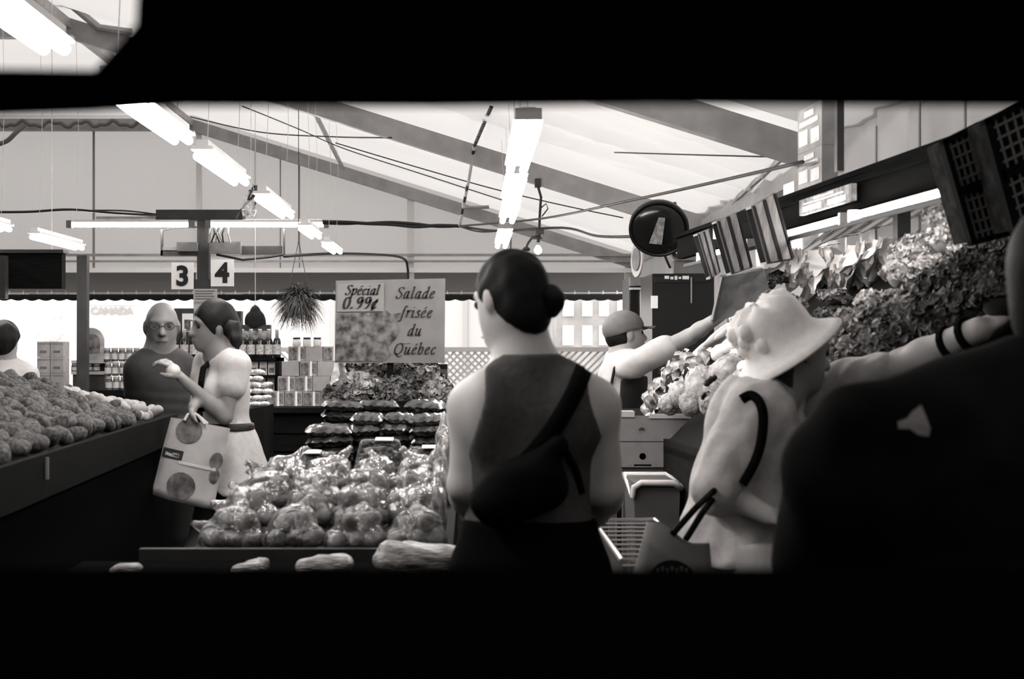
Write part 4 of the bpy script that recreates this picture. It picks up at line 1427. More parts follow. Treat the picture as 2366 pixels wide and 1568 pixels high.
def nib_text(txt, o, h, mat, name, parent, weight=.13, shear=.28, gap=.12, ax=Vector((1, 0, 0)), ay=Vector((0, 0, 1))):
    """broad-nib lettering; o = start of the baseline, h = height of a small letter"""
    mb = MB()
    x = 0.0
    for chn in txt:
        if chn == ' ':
            x += .5
            continue
        key, acc = ('e', True) if chn == 'é' else (('cent', False) if chn == '¢' else (chn, False))
        w, st_ = GLY[key]
        for s_ in st_ + (GLY['acute'][1] if acc else []):
            pts = []
            for i in range(len(s_) - 1):
                p0, p1, p2, p3 = [Vector(s_[max(0, min(len(s_) - 1, i + q_))]) for q_ in (-1, 0, 1, 2)]
                for k in range(6):
                    t = k / 6
                    pts.append(.5 * ((2 * p1) + (p2 - p0) * t + (2 * p0 - 5 * p1 + 4 * p2 - p3) * t * t + (3 * p1 - p0 - 3 * p2 + p3) * t ** 3))
            pts.append(Vector(s_[-1]))
            nib = Vector((math.cos(.25), math.sin(.25))) * weight
            V = []
            for i, p in enumerate(pts):
                d = (pts[min(i + 1, len(pts) - 1)] - pts[max(i - 1, 0)]).normalized()
                n_ = Vector((-d.y, d.x))
                e = nib * (1 if n_.dot(nib) > 0 else -1) + n_ * .03
                for s in (1, -1):
                    q_ = p + e * s
                    V.append((x + q_.x + shear * q_.y, q_.y))
            mb.add([Vector(o) + ax * (a * h) + ay * (b_ * h) for a, b_ in V], [(2 * i, 2 * i + 1, 2 * i + 3, 2 * i + 2) for i in range(len(pts) - 1)])
        x += w + gap
    ob = mb.build(name, mat, parent)
    sol = ob.modifiers.new('solid', 'SOLIDIFY')
    sol.thickness = .0015
    return ob


YS = 6.8
sg = thing('salad_sign', 'grey poster board on a black post advertising frizzy salad', 'sign', P(902, 930, YS))
tilt = -.012
A0, B0 = P(775, 645, YS), P(1028, 838, YS)
MB().hexa([P(773, 838, YS), P(1027, 838, YS), P(1027, 838, YS + .05), P(773, 838, YS + .05), P(776, 648, YS), P(1029, 643, YS), P(1029, 643, YS + .012), P(776, 648, YS + .012)]).build('board', M('poster_grey', .16, .7, .10, 8), sg)
MB().bar(P(902, 838, YS + .03), P(902, 960, YS + .03), .032, .032, (0, 1, 0)).build('post', black_wood, sg)
# printed salad picture: ragged outline
rp = random.Random(4)
pic = [(0, 0), (112, 0), (128, 16), (120, 34), (138, 50), (148, 74), (138, 92), (152, 112), (128, 108), (118, 118), (96, 112), (60, 112), (0, 112)]
out = [((x) * YS / F, y * YS / F) for x, y in pic]
MB().slab([out], P(775, 834, YS - .004), (1, 0, 0), (0, 0, 1), (0, 1, 0), .003).build('picture', M('salad_picture', .015, .6, v2=.17, scale=24, detail=8), sg)
pc_ = MB().hexa([P(778, 720, YS - .007), P(887, 719, YS - .007), P(887, 719, YS - .001), P(778, 720, YS - .001), P(780, 655, YS - .007), P(887, 654, YS - .007), P(887, 654, YS - .001), P(780, 655, YS - .001)]).build('price_card', M('price_card', .20, .7, .06, 10), sg)
px_ = YS / F
nib_text('Spécial', P(797, 681, YS - .009), 14.5 * px_, ink, 'lettering', sg, .12)
nib_text('0.99¢', P(790, 713, YS - .009), 18 * px_, ink, 'lettering', sg, .14, gap=.2)
for tx, x_, y_ in (('Salade', 914, 689), ('frisée', 924, 733), ('du', 941, 775), ('Québec', 908, 818)):
    nib_text(tx, P(x_, y_, YS - .004), 16.5 * px_, ink, 'lettering', sg, .085, gap=.2)
pbox(928, 789, 948, 793, YS - .004, .002, 'small_print', mgrey, sg)

# ------------------------------------------------------------------ front ledge with bagged greens
fl = thing('front_ledge', 'low black ledge in front of the stand holding bagged greens', 'table', (-.4, 3.85, 0))
MB().box((-1.1, 3.66, .79), (.0, 4.06, .82)).build('top', stall_black, fl)
MB().box((-1.05, 3.72, 0), (-.05, 4.02, .79)).build('base', stall_black, fl)
streak = M('bagged_leaf', .07, .35, v2=.32, scale=20, bump=.7, bscale=45, spec=.7, stretch=(1.2, 5, 5))
for lab, a, b_, ra, rb in (('long plastic sleeve of leafy greens filling the end of the ledge', (900, 1296), (1062, 1275), .045, .038), ('crumpled plastic sleeve of greens beside the longest one', (700, 1300), (800, 1285), .018, .028),
                           ('small pale packet lying alone on the ledge', (545, 1296), (608, 1283), .012, .022), ('shiny dark packet lying at the street end of the ledge', (262, 1292), (312, 1284), .010, .016)):
    Y_ = 3.84
    p, q_ = P(a[0], a[1], Y_), P(b_[0], b_[1], Y_)
    p.z, q_.z = .82 + ra * .9, .82 + rb * .9
    t = thing('bagged_greens', lab, 'greens', ((p.x + q_.x) / 2, Y_, .82))
    organic('leaves', [cone(p, q_, ra, rb, .02), cone(p.lerp(q_, .3) + Vector((0, .05, .0)), q_ + Vector((-.02, .06, -.005)), ra * .9, rb * .8, .03)], streak, t, .006,
            noise=lambda X, Y, Z: .008 * wob(X * .45, Y, Z, 70, 3) + .004 * wob(X * .5, Y, Z, 170, 8), lo=np.array([min(p.x, q_.x) - .08, Y_ - .08, .822]), hi=np.array([max(p.x, q_.x) + .08, Y_ + .14, max(p.z, q_.z) + .09]))
# ------------------------------------------------------------------ sloping vegetable rack along the side wall
def XF(y):
    return 1.05 - .075 * (y - 4.0)


def R(u, y, z):
    return Vector((XF(y) + u, y, z))


def slope(px, py, lift=0.0):
    """where a line of sight meets the sloping display (z = 1.1 + u)"""
    kx, kz = (px - CX) / F, (HY - py) / F
    Y = (CH - 1.1 - lift + 1.05 + .3) / (kx + .075 - kz)
    return P(px, py, Y)


rk = thing('vegetable_rack', 'long dark sloping vegetable rack with a lamp beam along the side wall', 'rack', (1.3, 5.2, 0))
Y0, Y1 = 2.7, 6.38
MB().hexa([R(0, Y0, 0), R(.03, Y0, 0), R(.03, 6.38, 0), R(0, 6.38, 0), R(0, Y0, 1.02), R(.03, Y0, 1.02), R(.03, 6.38, 1.02), R(0, 6.38, 1.02)]).build('front_panel', black_wood, rk)
MB().hexa([R(0, Y0, .96), R(.74, Y0, 1.70), R(.74, Y1, 1.70), R(0, Y1, .96), R(0, Y0, .99), R(.74, Y0, 1.73), R(.74, Y1, 1.73), R(0, Y1, .99)]).build('deck', M('deck_dark', .008, .9, spec=.05), rk)
bm_ = M('beam_dark', .0028, .9, .7, 6, stretch=(1, .4, 6), spec=.03)
MB().hexa([R(.42, 3.5, 1.925), R(.46, 3.5, 1.925), R(.46, 8.0, 1.925), R(.42, 8.0, 1.925), R(.42, 3.5, 2.04), R(.46, 3.5, 2.04), R(.46, 8.0, 2.04), R(.42, 8.0, 2.04)]).build('beam', bm_, rk)
MB().hexa([R(.40, 3.5, 2.04), R(.72, 3.5, 2.04), R(.72, 8.0, 2.04), R(.40, 8.0, 2.04), R(.40, 3.5, 2.06), R(.72, 3.5, 2.06), R(.72, 8.0, 2.06), R(.40, 8.0, 2.06)]).build('shelf', bm_, rk)
MB().hexa([R(.405, 3.5, 2.015), R(.42, 3.5, 2.015), R(.42, 6.6, 2.015), R(.405, 6.6, 2.015), R(.405, 3.5, 2.04), R(.42, 3.5, 2.04), R(.42, 6.6, 2.04), R(.405, 6.6, 2.04)]).build('price_rail', bm_, rk)
MB().hexa([R(.366, 3.8, 1.858), R(.371, 3.8, 1.858), R(.371, 7.6, 1.858), R(.366, 7.6, 1.858), R(.366, 3.8, 1.874), R(.371, 3.8, 1.874), R(.371, 7.6, 1.874), R(.366, 7.6, 1.874)]).build('lamp_rail', M('rail_black', .01, .6), rk)
for y in (3.6, 5.42, 7.9):
    MB().box((XF(y) + .68, y - .03, 0), (XF(y) + .73, y + .03, 2.04)).build('upright', dgrey, rk)
MB().box((P(1931, 0, 5.1).x, 5.08, 2.06), (P(1947, 0, 5.1).x, 5.12, 2.75)).build('upright', dgrey, rk)
tm2 = M('lit_rack_tube', .9, .5, emit=34)
for y0, y1, lab in ((4.2, 5.02, 'bright end of the lamp under the rack beam beside the dark mesh crates'), (5.12, 6.05, 'lamp under the rack beam above the romaine'), (6.35, 7.3, 'lamp under the rack beam behind the slatted crates')):
    a, b_ = R(.385, y0, 1.892), R(.385, y1, 1.892)
    t = thing('rack_lamp', lab, 'lamp', (a + b_) / 2)
    MB().tube([a, b_], .010, 10).build('tube', tm2, t)
    MB().bar(a + Vector((.02, 0, .014)), b_ + Vector((.02, 0, .014)), .02, .010).build('batten', M('batten_grey', .3, .5), t)
    for p in (a, b_):
        MB().obox(p, (.02, 0, 0), (0, .014, 0), (0, 0, .022)).build('end_cap', housing, t)

# cartons and boxes on the rack shelf
def wedge_box(name, y0, y1, u0, w, z0, z1, lab, m1, cat='carton', marks=True):
    p = R(u0, y0, z0)
    t = thing(name, lab, cat, R(u0 + w / 2, (y0 + y1) / 2, z0))
    MB().hexa([R(u0, y0, z0), R(u0 + w, y0, z0), R(u0 + w, y1, z0), R(u0, y1, z0), R(u0, y0, z1), R(u0 + w, y0, z1), R(u0 + w, y1, z1), R(u0, y1, z1)]).build('box', m1, t)
    if marks:
        hz = z1 - z0
        for (a, b_, c_, d_) in ((.08, .42, .12, .45), (.55, .92, .15, .5), (.12, .9, .58, .7), (.3, .7, .76, .9)):
            ya, yb = y0 + (y1 - y0) * a, y0 + (y1 - y0) * b_
            MB().hexa([R(u0 - .003, ya, z0 + hz * c_), R(u0, ya, z0 + hz * c_), R(u0, yb, z0 + hz * c_), R(u0 - .003, yb, z0 + hz * c_),
                       R(u0 - .003, ya, z0 + hz * d_), R(u0, ya, z0 + hz * d_), R(u0, yb, z0 + hz * d_), R(u0 - .003, yb, z0 + hz * d_)]).build('print', M('carton_bright', .75, .6, .15, 20), t)
    return t


cm = M('shelf_carton', .36, .75, .15, 12)
wedge_box('tall_carton', 5.45, 5.75, .41, .06, 2.061, 2.205, 'lower pale printed carton on the rack shelf', cm)
wedge_box('tall_carton', 5.45, 5.75, .41, .06, 2.206, 2.38, 'upper pale printed carton stacked on the rack shelf', cm)
wedge_box('flat_carton', 5.05, 5.65, .385, .02, 1.952, 2.012, 'long pale flat carton fixed to the front of the rack beam', M('flat_carton', .30, .7, .5, 25))
wedge_box('small_box', 5.9, 6.05, .44, .08, 2.061, 2.12, 'small white box on the rack shelf beside the tall cartons', card, 'box', False)
wedge_box('small_box', 6.95, 7.1, .40, .07, 1.97, 2.038, 'small white box tucked under the rack shelf', card, 'box', False)
# three slatted wooden crates leaning at the rack end
sw = M('crate_wood', .26, .7, .3, 14, stretch=(8, 8, 1))
sd = M('crate_dark_edge', .015, .8)
for lab, q4, Y_ in (('widest slatted wooden crate standing on edge at the rack', ((1737, 478), (1792, 446), (1834, 596), (1772, 607)), 5.72),
                    ('middle slatted wooden crate between two others at the rack', ((1656, 512), (1706, 490), (1738, 616), (1690, 632)), 6.28),
                    ('narrowest slatted wooden crate at the cooler end of the rack', ((1612, 541), (1640, 529), (1664, 628), (1642, 642)), 6.72)):
    c4 = [P(x, y, Y_) for x, y in q4]
    t = thing('slatted_crate', lab, 'crate', (c4[2] + c4[3]) / 2)
    dep = Vector((-.005, .10, 0))

    def pt(s, v, d=0.0):
        return c4[0].lerp(c4[1], s).lerp(c4[3].lerp(c4[2], s), v) + dep * d

    for s0, s1, m_ in ((0, .09, sd), (.13, .43, sw), (.45, .55, sd), (.58, .88, sw), (.92, 1.0, sd)):
        f = -.06 if m_ is sw else -.12
        MB().hexa([pt(s0, 1, f), pt(s1, 1, f), pt(s1, 1, .12), pt(s0, 1, .12), pt(s0, 0, f), pt(s1, 0, f), pt(s1, 0, .12), pt(s0, 0, .12)]).build('slat' if m_ is sw else 'edge_strip', m_, t)
    for v0, v1 in ((-.02, .02), (.98, 1.02)):
        MB().hexa([pt(0, v1, .1), pt(1, v1, .1), pt(1, v1, 1), pt(0, v1, 1), pt(0, v0, .1), pt(1, v0, .1), pt(1, v0, 1), pt(0, v0, 1)]).build('end_board', sw, t)
    MB().hexa([pt(0, 1, .95), pt(1, 1, .95), pt(1, 1, 1), pt(0, 1, 1), pt(0, 0, .95), pt(1, 0, .95), pt(1, 0, 1), pt(0, 0, 1)]).build('back_board', sd, t)
# dark crates with mesh sides
mm = M('mesh_fill', .004, .8, v2=.03, scale=26, spec=.05)
for lab, q4, Y_ in (('dark framed mesh crate hanging from the rack beam', ((2172, 325), (2262, 280), (2332, 545), (2242, 568)), 3.78), ('larger dark mesh crate beside the hanging one', ((2268, 278), (2400, 214), (2470, 480), (2340, 545)), 3.6)):
    c4 = [P(x, y, Y_) for x, y in q4]
    t = thing('mesh_crate', lab, 'crate', (c4[2] + c4[3]) / 2)
    dep = Vector((-.01, .14, .0))
    for s0, s1, v0, v1 in ((0, .12, 0, 1), (.9, 1, 0, 1), (0, 1, 0, .05), (0, 1, .95, 1), (.05, .95, .46, .54)):
        MB().hexa([pt(s0, v1, -.1), pt(s1, v1, -.1), pt(s1, v1, .1), pt(s0, v1, .1), pt(s0, v0, -.1), pt(s1, v0, -.1), pt(s1, v0, .1), pt(s0, v0, .1)]).build('frame_bar', M('crate_black', .004, .8, spec=.05), t)
    MB().hexa([pt(.1, .97, .1), pt(.92, .97, .1), pt(.92, .97, .9), pt(.1, .97, .9), pt(.1, .03, .1), pt(.92, .03, .1), pt(.92, .03, .9), pt(.1, .03, .9)]).build('lining', mm, t)
    for k in range(5):
        s = .2 + .15 * k
        MB().bar(pt(s, .05, -.02), pt(s, .95, -.02), .006, .006).build('mesh_wire', M('mesh_wire', .12, .5), t)
    for k in range(9):
        v = .1 + .1 * k
        MB().bar(pt(.1, v, -.03), pt(.92, v, -.03), .006, .006).build('mesh_wire', MATS['mesh_wire'], t)

# ---- the vegetables
NRM = Vector((-.70, -.05, .71))
for k, (px, py, s, ax) in enumerate(((1895, 640, 1.0, (.25, -.35, -1)), (1850, 628, .8, (-.1, -.3, -1)), (1990, 622, .9, (.1, -.35, -1)), (1945, 632, .7, (.3, -.3, -1)), (2045, 600, .75, (0, -.3, -1)))):
    p = slope(px, py - 60 * s, .05)
    lab = ('largest white ribbed romaine head spreading its leaves on the rack', 'romaine head leaning against the largest one on its cooler side', 'romaine head beside the largest one towards the mesh crates',
           'small romaine head squeezed between two larger ones', 'romaine head next to the cauliflowers')[k]
    put_leafy('romaine', ROM, 11, p + Vector((0, -.02, 0)), ax, s * .92, lab, 'romaine', 'romaine heads on the rack', .5, .03)
CA = [(2130, 575, .62), (2190, 560, .6), (2085, 640, .62), (2150, 625, .6), (2215, 500, .55), (2170, 510, .5), (2235, 590, .55), (2015, 700, .5), (2090, 585, .5)]
for px, py, s in CA:
    put_curly('pale', slope(px, py, .08), s, 'pale cauliflower head high on the rack', 'cauliflower', 'cauliflowers on the rack')
KA = [(1965, 765, .72), (2040, 735, .7), (2115, 715, .75), (2195, 670, .8), (2275, 625, .8), (2335, 575, .7), (1955, 830, .68), (2030, 800, .75), (2110, 785, .8), (2190, 745, .85), (2265, 700, .8),
      (2340, 650, .8), (1985, 860, .6), (2070, 850, .7), (2330, 690, .7), (1905, 735, .4), (1890, 800, .5)]
for k, (px, py, s) in enumerate(KA):
    kind = 'mid' if k in (0, 1, 2, 6, 7, 17) else 'dark'
    put_curly(kind, slope(px, py, .07), s, 'lighter curly lettuce bunch on the rack behind the white hat' if kind == 'mid' else 'dark curly parsley bunch heaped on the rack', 'lettuce' if kind == 'mid' else 'parsley',
              'curly lettuces behind the hat' if kind == 'mid' else 'parsley bunches on the rack')
for k, (px, py) in enumerate(((1830, 700), (1790, 690), (1930, 690), (1760, 655), (1720, 660), (1790, 640))):
    put_curly('dark' if k % 2 else 'mid', slope(px, py, .05), .5, 'small dark herb bunch tucked below the romaine', 'herbs', 'herb bunches below the romaine', squash=.7)
# long leaves under the lamp
LK = [leaf_mesh('blade', [M('leek_blade', .16, .5, v2=.38, scale=14), M('leek_white', .6, .5)], L=.34, W=.045, curl=.15, ruf=.004, n=5, m=7, seed=2)]
for k, (px, py) in enumerate(((1900, 560), (1945, 545), (1990, 535), (2040, 520), (2090, 505), (2135, 490), (1860, 580))):
    p = slope(px, py, .06)
    put_leafy('leek', LK, 5, p, (.55, -.5, .35), .62, 'long leek laid on the rack under the lamp', 'leek', 'leeks under the rack lamp', .2, .008)
# white bulbs behind the hat
tv, tf = MB().lathe((0, 0, 0), [(.002, -.045), (.012, -.04), (.034, -.018), (.04, .0), (.034, .022), (.018, .034), (.01, .05), (.006, .06)], 16).v, MB().lathe((0, 0, 0), [(.002, -.045), (.012, -.04), (.034, -.018), (.04, .0), (.034, .022), (.018, .034), (.01, .05), (.006, .06)], 16).f
TUR = proto(tv, tf, 'turnip', M('turnip_white', .8, .45, .08, 15))
for k, (px, py) in enumerate(((1712, 700), (1735, 690), (1700, 735), (1692, 757), (1712, 782), (1688, 795), (1700, 820), (1725, 740), (1730, 790), (1720, 850))):
    put('turnip', TUR, slope(px, py, .07), (random.uniform(-1.2, 1.2), random.uniform(-1.2, 1.2), 0), random.uniform(.6, .85), 'white turnip piled on the rack beside the hat', 'turnip', 'turnips beside the hat')
# corn-like pale roots by the reaching arm
V, Fc = MB().lathe((0, 0, 0), [(.003, 0), (.012, .01), (.022, .06), (.026, .12), (.024, .16), (.014, .19)], 12).v, MB().lathe((0, 0, 0), [(.003, 0), (.012, .01), (.022, .06), (.026, .12), (.024, .16), (.014, .19)], 12).f
PAR = proto(V, Fc, 'parsnip', M('parsnip_skin', .42, .6, .15, 20))
for k, (px, py) in enumerate(((1600, 820), (1625, 800), (1650, 785), (1640, 830), (1665, 810))):
    o = put('parsnip', PAR, slope(px, py, .05), (0, 0, 0), 1.0, 'pale parsnip lying under the reaching arm', 'parsnip', 'parsnips under the arm')
    o.rotation_euler = Vector((.9, .1, .55 + .1 * (k % 2))).to_track_quat('Z', 'Y').to_euler()
for k, (px, py) in enumerate(((1665, 815), (1690, 800))):
    put('endive', TUR, slope(px, py, .07), (1.2, .6 * k, .5), (1, 1, 1.5), 'pale pointed endive above the cabbages', 'endive', 'endives above the cabbages')
# cabbages: ball with wrapped leaves
cab_m = M('cabbage_leaf', .17, .5, v2=.46, scale=26, bump=.9, bscale=34, detail=6)
V, Fc = blob((.075, .075, .07), 3, .05, 3, 11)
CB = proto(V, Fc, 'heart', cab_m)
n_ = 9
wrapv, wrapf = [], []
for j in range(n_):
    for i in range(n_):
        a, b_ = (i / (n_ - 1) - .5) * 2.2, j / (n_ - 1) * 2.1 - .9
        rr = .079 + .016 * max(0, b_) ** 2 + .005 * math.sin(9 * a + 3 * b_)
        wrapv.append((rr * math.cos(a) * math.cos(b_), rr * math.sin(a) * math.cos(b_), rr * math.sin(b_)))
wrapf = [(j * n_ + i, j * n_ + i + 1, (j + 1) * n_ + i + 1, (j + 1) * n_ + i) for j in range(n_ - 1) for i in range(n_ - 1)]
CW = proto(wrapv, wrapf, 'outer_leaf', cab_m)
cabs = [(1628, 900, 1.0), (1680, 868, .95), (1668, 912, .85), (1575, 915, .7), (1600, 935, .65), (1648, 938, .65), (1690, 935, .7), (1545, 935, .6), (1715, 900, .8)]
for k, (px, py, s) in enumerate(cabs):
    t = thing('cabbage', 'pale cabbage with loose outer leaves at the end of the rack', 'cabbage', slope(px, py, .07), 'cabbages at the rack end')
    t.rotation_euler, t.scale = (random.uniform(-.8, .8), random.uniform(-.8, .8), random.uniform(0, 6)), (s, s, s)
    put('heart', CB, (0, 0, 0), (0, 0, 0), 1, parent=t)
    for j in range(4):
        put('outer_leaf', CW, (0, 0, 0), (0, 0, j * 1.6 + .2), 1, parent=t)
for k, (px, py, s, ax) in enumerate(((1560, 895, .8, (-.6, -.2, .6)), (1530, 920, .7, (-.8, -.3, .4)), (1600, 860, .8, (-.5, -.2, .7)), (1640, 850, .7, (-.4, -.4, .7)), (1575, 850, .7, (-.7, 0, .7)), (1520, 942, .6, (-.9, -.3, .2)))):
    put_leafy('leaf_lettuce', LET, 9, slope(px, py, .03), ax, s, 'loose leaf lettuce spilling over the perforated boxes', 'lettuce', 'leaf lettuces at the rack end', .9, .02)
for k, (px, py) in enumerate(((1580, 830), (1610, 845), (1550, 865))):
    put_curly('dark', slope(px, py, .02), .45, 'dark greens bunch between cabbages and parsnips', 'greens', 'dark greens by the cabbages', squash=.7)
# green flat mat tray
t = thing('mat_tray', 'wide flat greens tray propped below the slatted crates', 'tray', slope(1700, 690, .02))
q4 = [P(1668, 640, 6.6), P(1765, 622, 6.5), P(1790, 680, 6.3), P(1650, 740, 6.5)]
MB().hexa([p + Vector((0, .05, -.02)) for p in (q4[3], q4[2])] + [p + Vector((0, .08, -.01)) for p in (q4[2], q4[3])] + [q4[0], q4[1], q4[1] + Vector((0, .05, .01)), q4[0] + Vector((0, .05, .01))]).build('panel', M('tray_mat', .02, .8, .4, 20), t)
MB().bar(q4[0], q4[3] + Vector((0, .05, 0)), .012, .012).build('edge', M('tray_edge', .15, .6), t)

# ------------------------------------------------------------------ perforated boxes, bin, wire cart at the rack end
YB = 6.42
kraft = M('kraft_grey', .17, .75, .08, 14)
for lab, y0, y1, slot in (('upper perforated grey produce box with two round holes', 960, 1019, False), ('lower perforated grey produce box with slots at its foot', 1021, 1079, True)):
    a, b_ = P(1424, y0, YB), P(1664, y1, YB)
    t = thing('produce_box', lab, 'box', ((a.x + b_.x) / 2, YB + .2, b_.z))
    w, h = b_.x - a.x, a.z - b_.z
    loops = [[(0, 0), (w, 0), (w, h), (0, h)]]
    k_ = YB / F
    for hx, hy in (((1483, 995), (1578, 993)) if not slot else ((1485, 1054), (1580, 1052))):
        cx_, cy_ = (hx - 1424) * k_, (y1 - hy) * k_
        loops.append([(cx_ + .0155 * math.cos(q_), cy_ + .0155 * math.sin(q_)) for q_ in np.linspace(0, 6.283, 17)[:-1]])
    if slot:
        for s0, s1 in ((1465, 1505), (1562, 1606)):
            loops.append([((s0 - 1424) * k_, .004), ((s1 - 1424) * k_, .004), ((s1 - 1424) * k_, .013), ((s0 - 1424) * k_, .013)])
    MB().slab(loops, (a.x, YB, b_.z), (1, 0, 0), (0, 0, 1), (0, 1, 0), .006).build('front', kraft, t)
    MB().box((a.x, YB + .006, b_.z), (a.x + .006, YB + .75, a.z)).build('side', kraft, t)
    MB().box((b_.x - .006, YB + .006, b_.z), (b_.x, YB + .75, a.z)).build('side', kraft, t)
    MB().box((a.x + .006, YB + .006, b_.z), (b_.x - .006, YB + .75, b_.z + .006)).build('bottom', M('kraft_inner_shade', .03, .9), t)  # inner faces painted dark as the shade behind the holes
    MB().box((a.x + .006, YB + .744, b_.z + .006), (b_.x - .006, YB + .75, a.z)).build('back', MATS['kraft_inner_shade'], t)
    if not slot:
        MB().box((P(1500, 0, YB).x, YB - .006, a.z - .012), (b_.x, YB + .012, a.z + .008)).build('folded_rim', M('kraft_pale', .42, .7), t)
        MB().box((a.x - .01, YB - .006, a.z - .006), (P(1466, 0, YB).x, YB + .09, a.z + .02)).build('corner_flap', MATS['kraft_pale'], t)
st2 = thing('box_stand', 'dark stand under the perforated boxes', 'stand', (.95, 6.6, 0))
a, b_ = P(1440, 1079.5, 6.44), P(1664, 1079.5, 6.44)
MB().box((a.x, 6.44, a.z - .04), (b_.x, 7.17, a.z)).build('top', kraft, st2)
for x in (a.x, b_.x - .04):
    for y in (6.46, 7.1):
        MB().box((x, y, 0), (x + .04, y + .04, a.z - .04)).build('leg', M('stand_leg', .06, .7), st2)
MB().box((a.x + .04, 7.12, .0), (b_.x - .04, 7.14, a.z - .04)).build('back_panel', black_wood, st2)
bn = thing('plastic_bin', 'dark grey plastic bin with pale rounded rim below the perforated boxes', 'bin', (P(1540, 0, 6).x, 6.1, .4))
a, b_ = P(1464, 1115, 5.95), P(1572, 1300, 5.95)
bin_m = M('bin_grey', .06, .5, .1, 8)
MB().hexa([(a.x + .03, 5.97, 0), (b_.x - .03, 5.97, 0), (b_.x - .03, 6.3, 0), (a.x + .03, 6.3, 0), (a.x, 5.95, a.z), (b_.x, 5.95, a.z), (b_.x, 6.32, a.z), (a.x, 6.32, a.z)]).build('body', bin_m, bn)
rim = [(a.x - .005, 5.94, a.z - .05), (a.x, 5.94, a.z - .02), (a.x + .03, 5.94, a.z), (b_.x - .03, 5.94, a.z), (b_.x, 5.94, a.z - .02), (b_.x, 6.32, a.z), (a.x, 6.32, a.z)]
MB().tube(rim, .014, 8, closed=True).build('rim', M('bin_rim', .5, .35), bn, True)
text_obj('S', .09, P(1490, 1165, 5.955), (1, 0, 0), (0, 0, 1), M('bin_mark', .03, .5), 'raised_mark', bn, bold=.004)
cr = thing('wire_cart', 'silver wire shopping cart between the woman in the tank top and the hat', 'cart', (.5, 4.1, 0))
chrome = M('cart_wire', .42, .3, metal=.7)
x0, x1, ya, yb, zt_, zb_ = .40, .60, 3.72, 4.6, .872, .55
for z in (zt_, zb_):
    MB().tube([(x0, ya, z), (x1, ya, z), (x1, yb, z), (x0, yb, z)], .008 if z == zt_ else .005, 8, closed=True).build('rail', chrome, cr)
for k in range(19):
    y = ya + (yb - ya) * k / 18
    MB().tube([(x0, y, zt_), (x0, y, zb_), (x1, y, zb_), (x1, y, zt_)], .003, 5).build('wire', chrome, cr)
    if k % 2 == 0:
        MB().tube([(x0, y, zt_ - .012), (x1, y, zt_ - .012)], .004, 5).build('lid_wire', chrome, cr)
for k in range(4):
    x = x0 + (x1 - x0) * (k + .5) / 4
    MB().tube([(x, ya, zt_), (x, ya, zb_), (x, yb, zb_), (x, yb, zt_)], .003, 5).build('wire', chrome, cr)
for x in (x0, x1):
    for y in (ya + .05, yb - .05):
        MB().tube([(x, y, zb_), (x, y, .12)], .008, 6).build('leg', chrome, cr)
        MB().lathe((x - .012, y, .06), [(.06, 0), (.06, .024)], 14, (1, 0, 0)).build('wheel', black_rubber, cr)

# ------------------------------------------------------------------ dark crates of the stall the view looks through
YF = .9
fr = thing('stall_rack', 'black stall shelving with a wide open gap above its shelf', 'rack', (0, .75, 0))
pit = M('stall_black', .0015, 1.0, spec=0.0)
for x in (-.72, .80):
    for y in (.42, .93):
        MB().box((x - .025, y - .02, 0), (x + .025, y + .02, 2.1)).build('post', pit, fr)
zlo = P(0, 1312, YF).z
MB().box((-.745, .40, zlo - .03), (.825, YF, zlo)).build('shelf', pit, fr)
MB().box((-.745, YF - .02, .55), (.825, YF, zlo - .03)).build('apron', pit, fr)
zhi = P(0, 247, YF).z
MB().box((-.745, .91, zhi + .235), (.825, .95, zhi + .275)).build('top_rail', pit, fr)
uc = thing('hanging_board', 'black board with a chamfered handle hole hung on the stall shelving', 'board', (0, .9, zhi))
k_ = YF / F
w0, w1, ht = -.72, .80, .26
hl = [(-.35, .024), ((225 - CX) * k_, (247 - 165) * k_), ((318 - CX) * k_, (247 - 62) * k_), ((322 - CX) * k_, (247 + 6) * k_), ((322 - CX) * k_ - .012, .098), (-.35, .11), (-.37, .09), (-.37, .04)]
dot = [((280 - CX) * k_ + .0015 * math.cos(q_), (247 - 205) * k_ + .0015 * math.sin(q_)) for q_ in np.linspace(0, 6.283, 11)[:-1]]
edge = [(w0, -.004), ((-30 - CX) * k_, -.0052), ((200 - CX) * k_, -.003), ((420 - CX) * k_, .001), ((1000 - CX) * k_, .0005), ((1500 - CX) * k_, .002), ((2400 - CX) * k_, .001), (w1, 0), (w1, ht), (w0, ht)]
MB().slab([edge, hl, dot], (0, YF - .006, zhi), (1, 0, 0), (0, 0, 1), (0, 1, 0), .012).build('panel', pit, uc)
MB().box((w0, YF + .006, zhi + ht - .025), (w1, YF + .010, zhi + ht)).build('hanging_lip', pit, uc)
# ------------------------------------------------------------------ people: one continuous skin each, clothes and hair as children
skin_l = M('skin_light', .40, .55, .06, 8, spec=.25)
skin_m = M('skin_mid', .25, .55, .06, 8, spec=.25)
skin_d = M('skin_tan', .11, .55, .06, 8, spec=.25)
hair_d = M('hair_dark', .006, .6, .5, 30, bump=.15, bscale=160, spec=.12)
eye_m = M('eye_dark', .01, .3)


def V3(*a):
    return Vector(a)


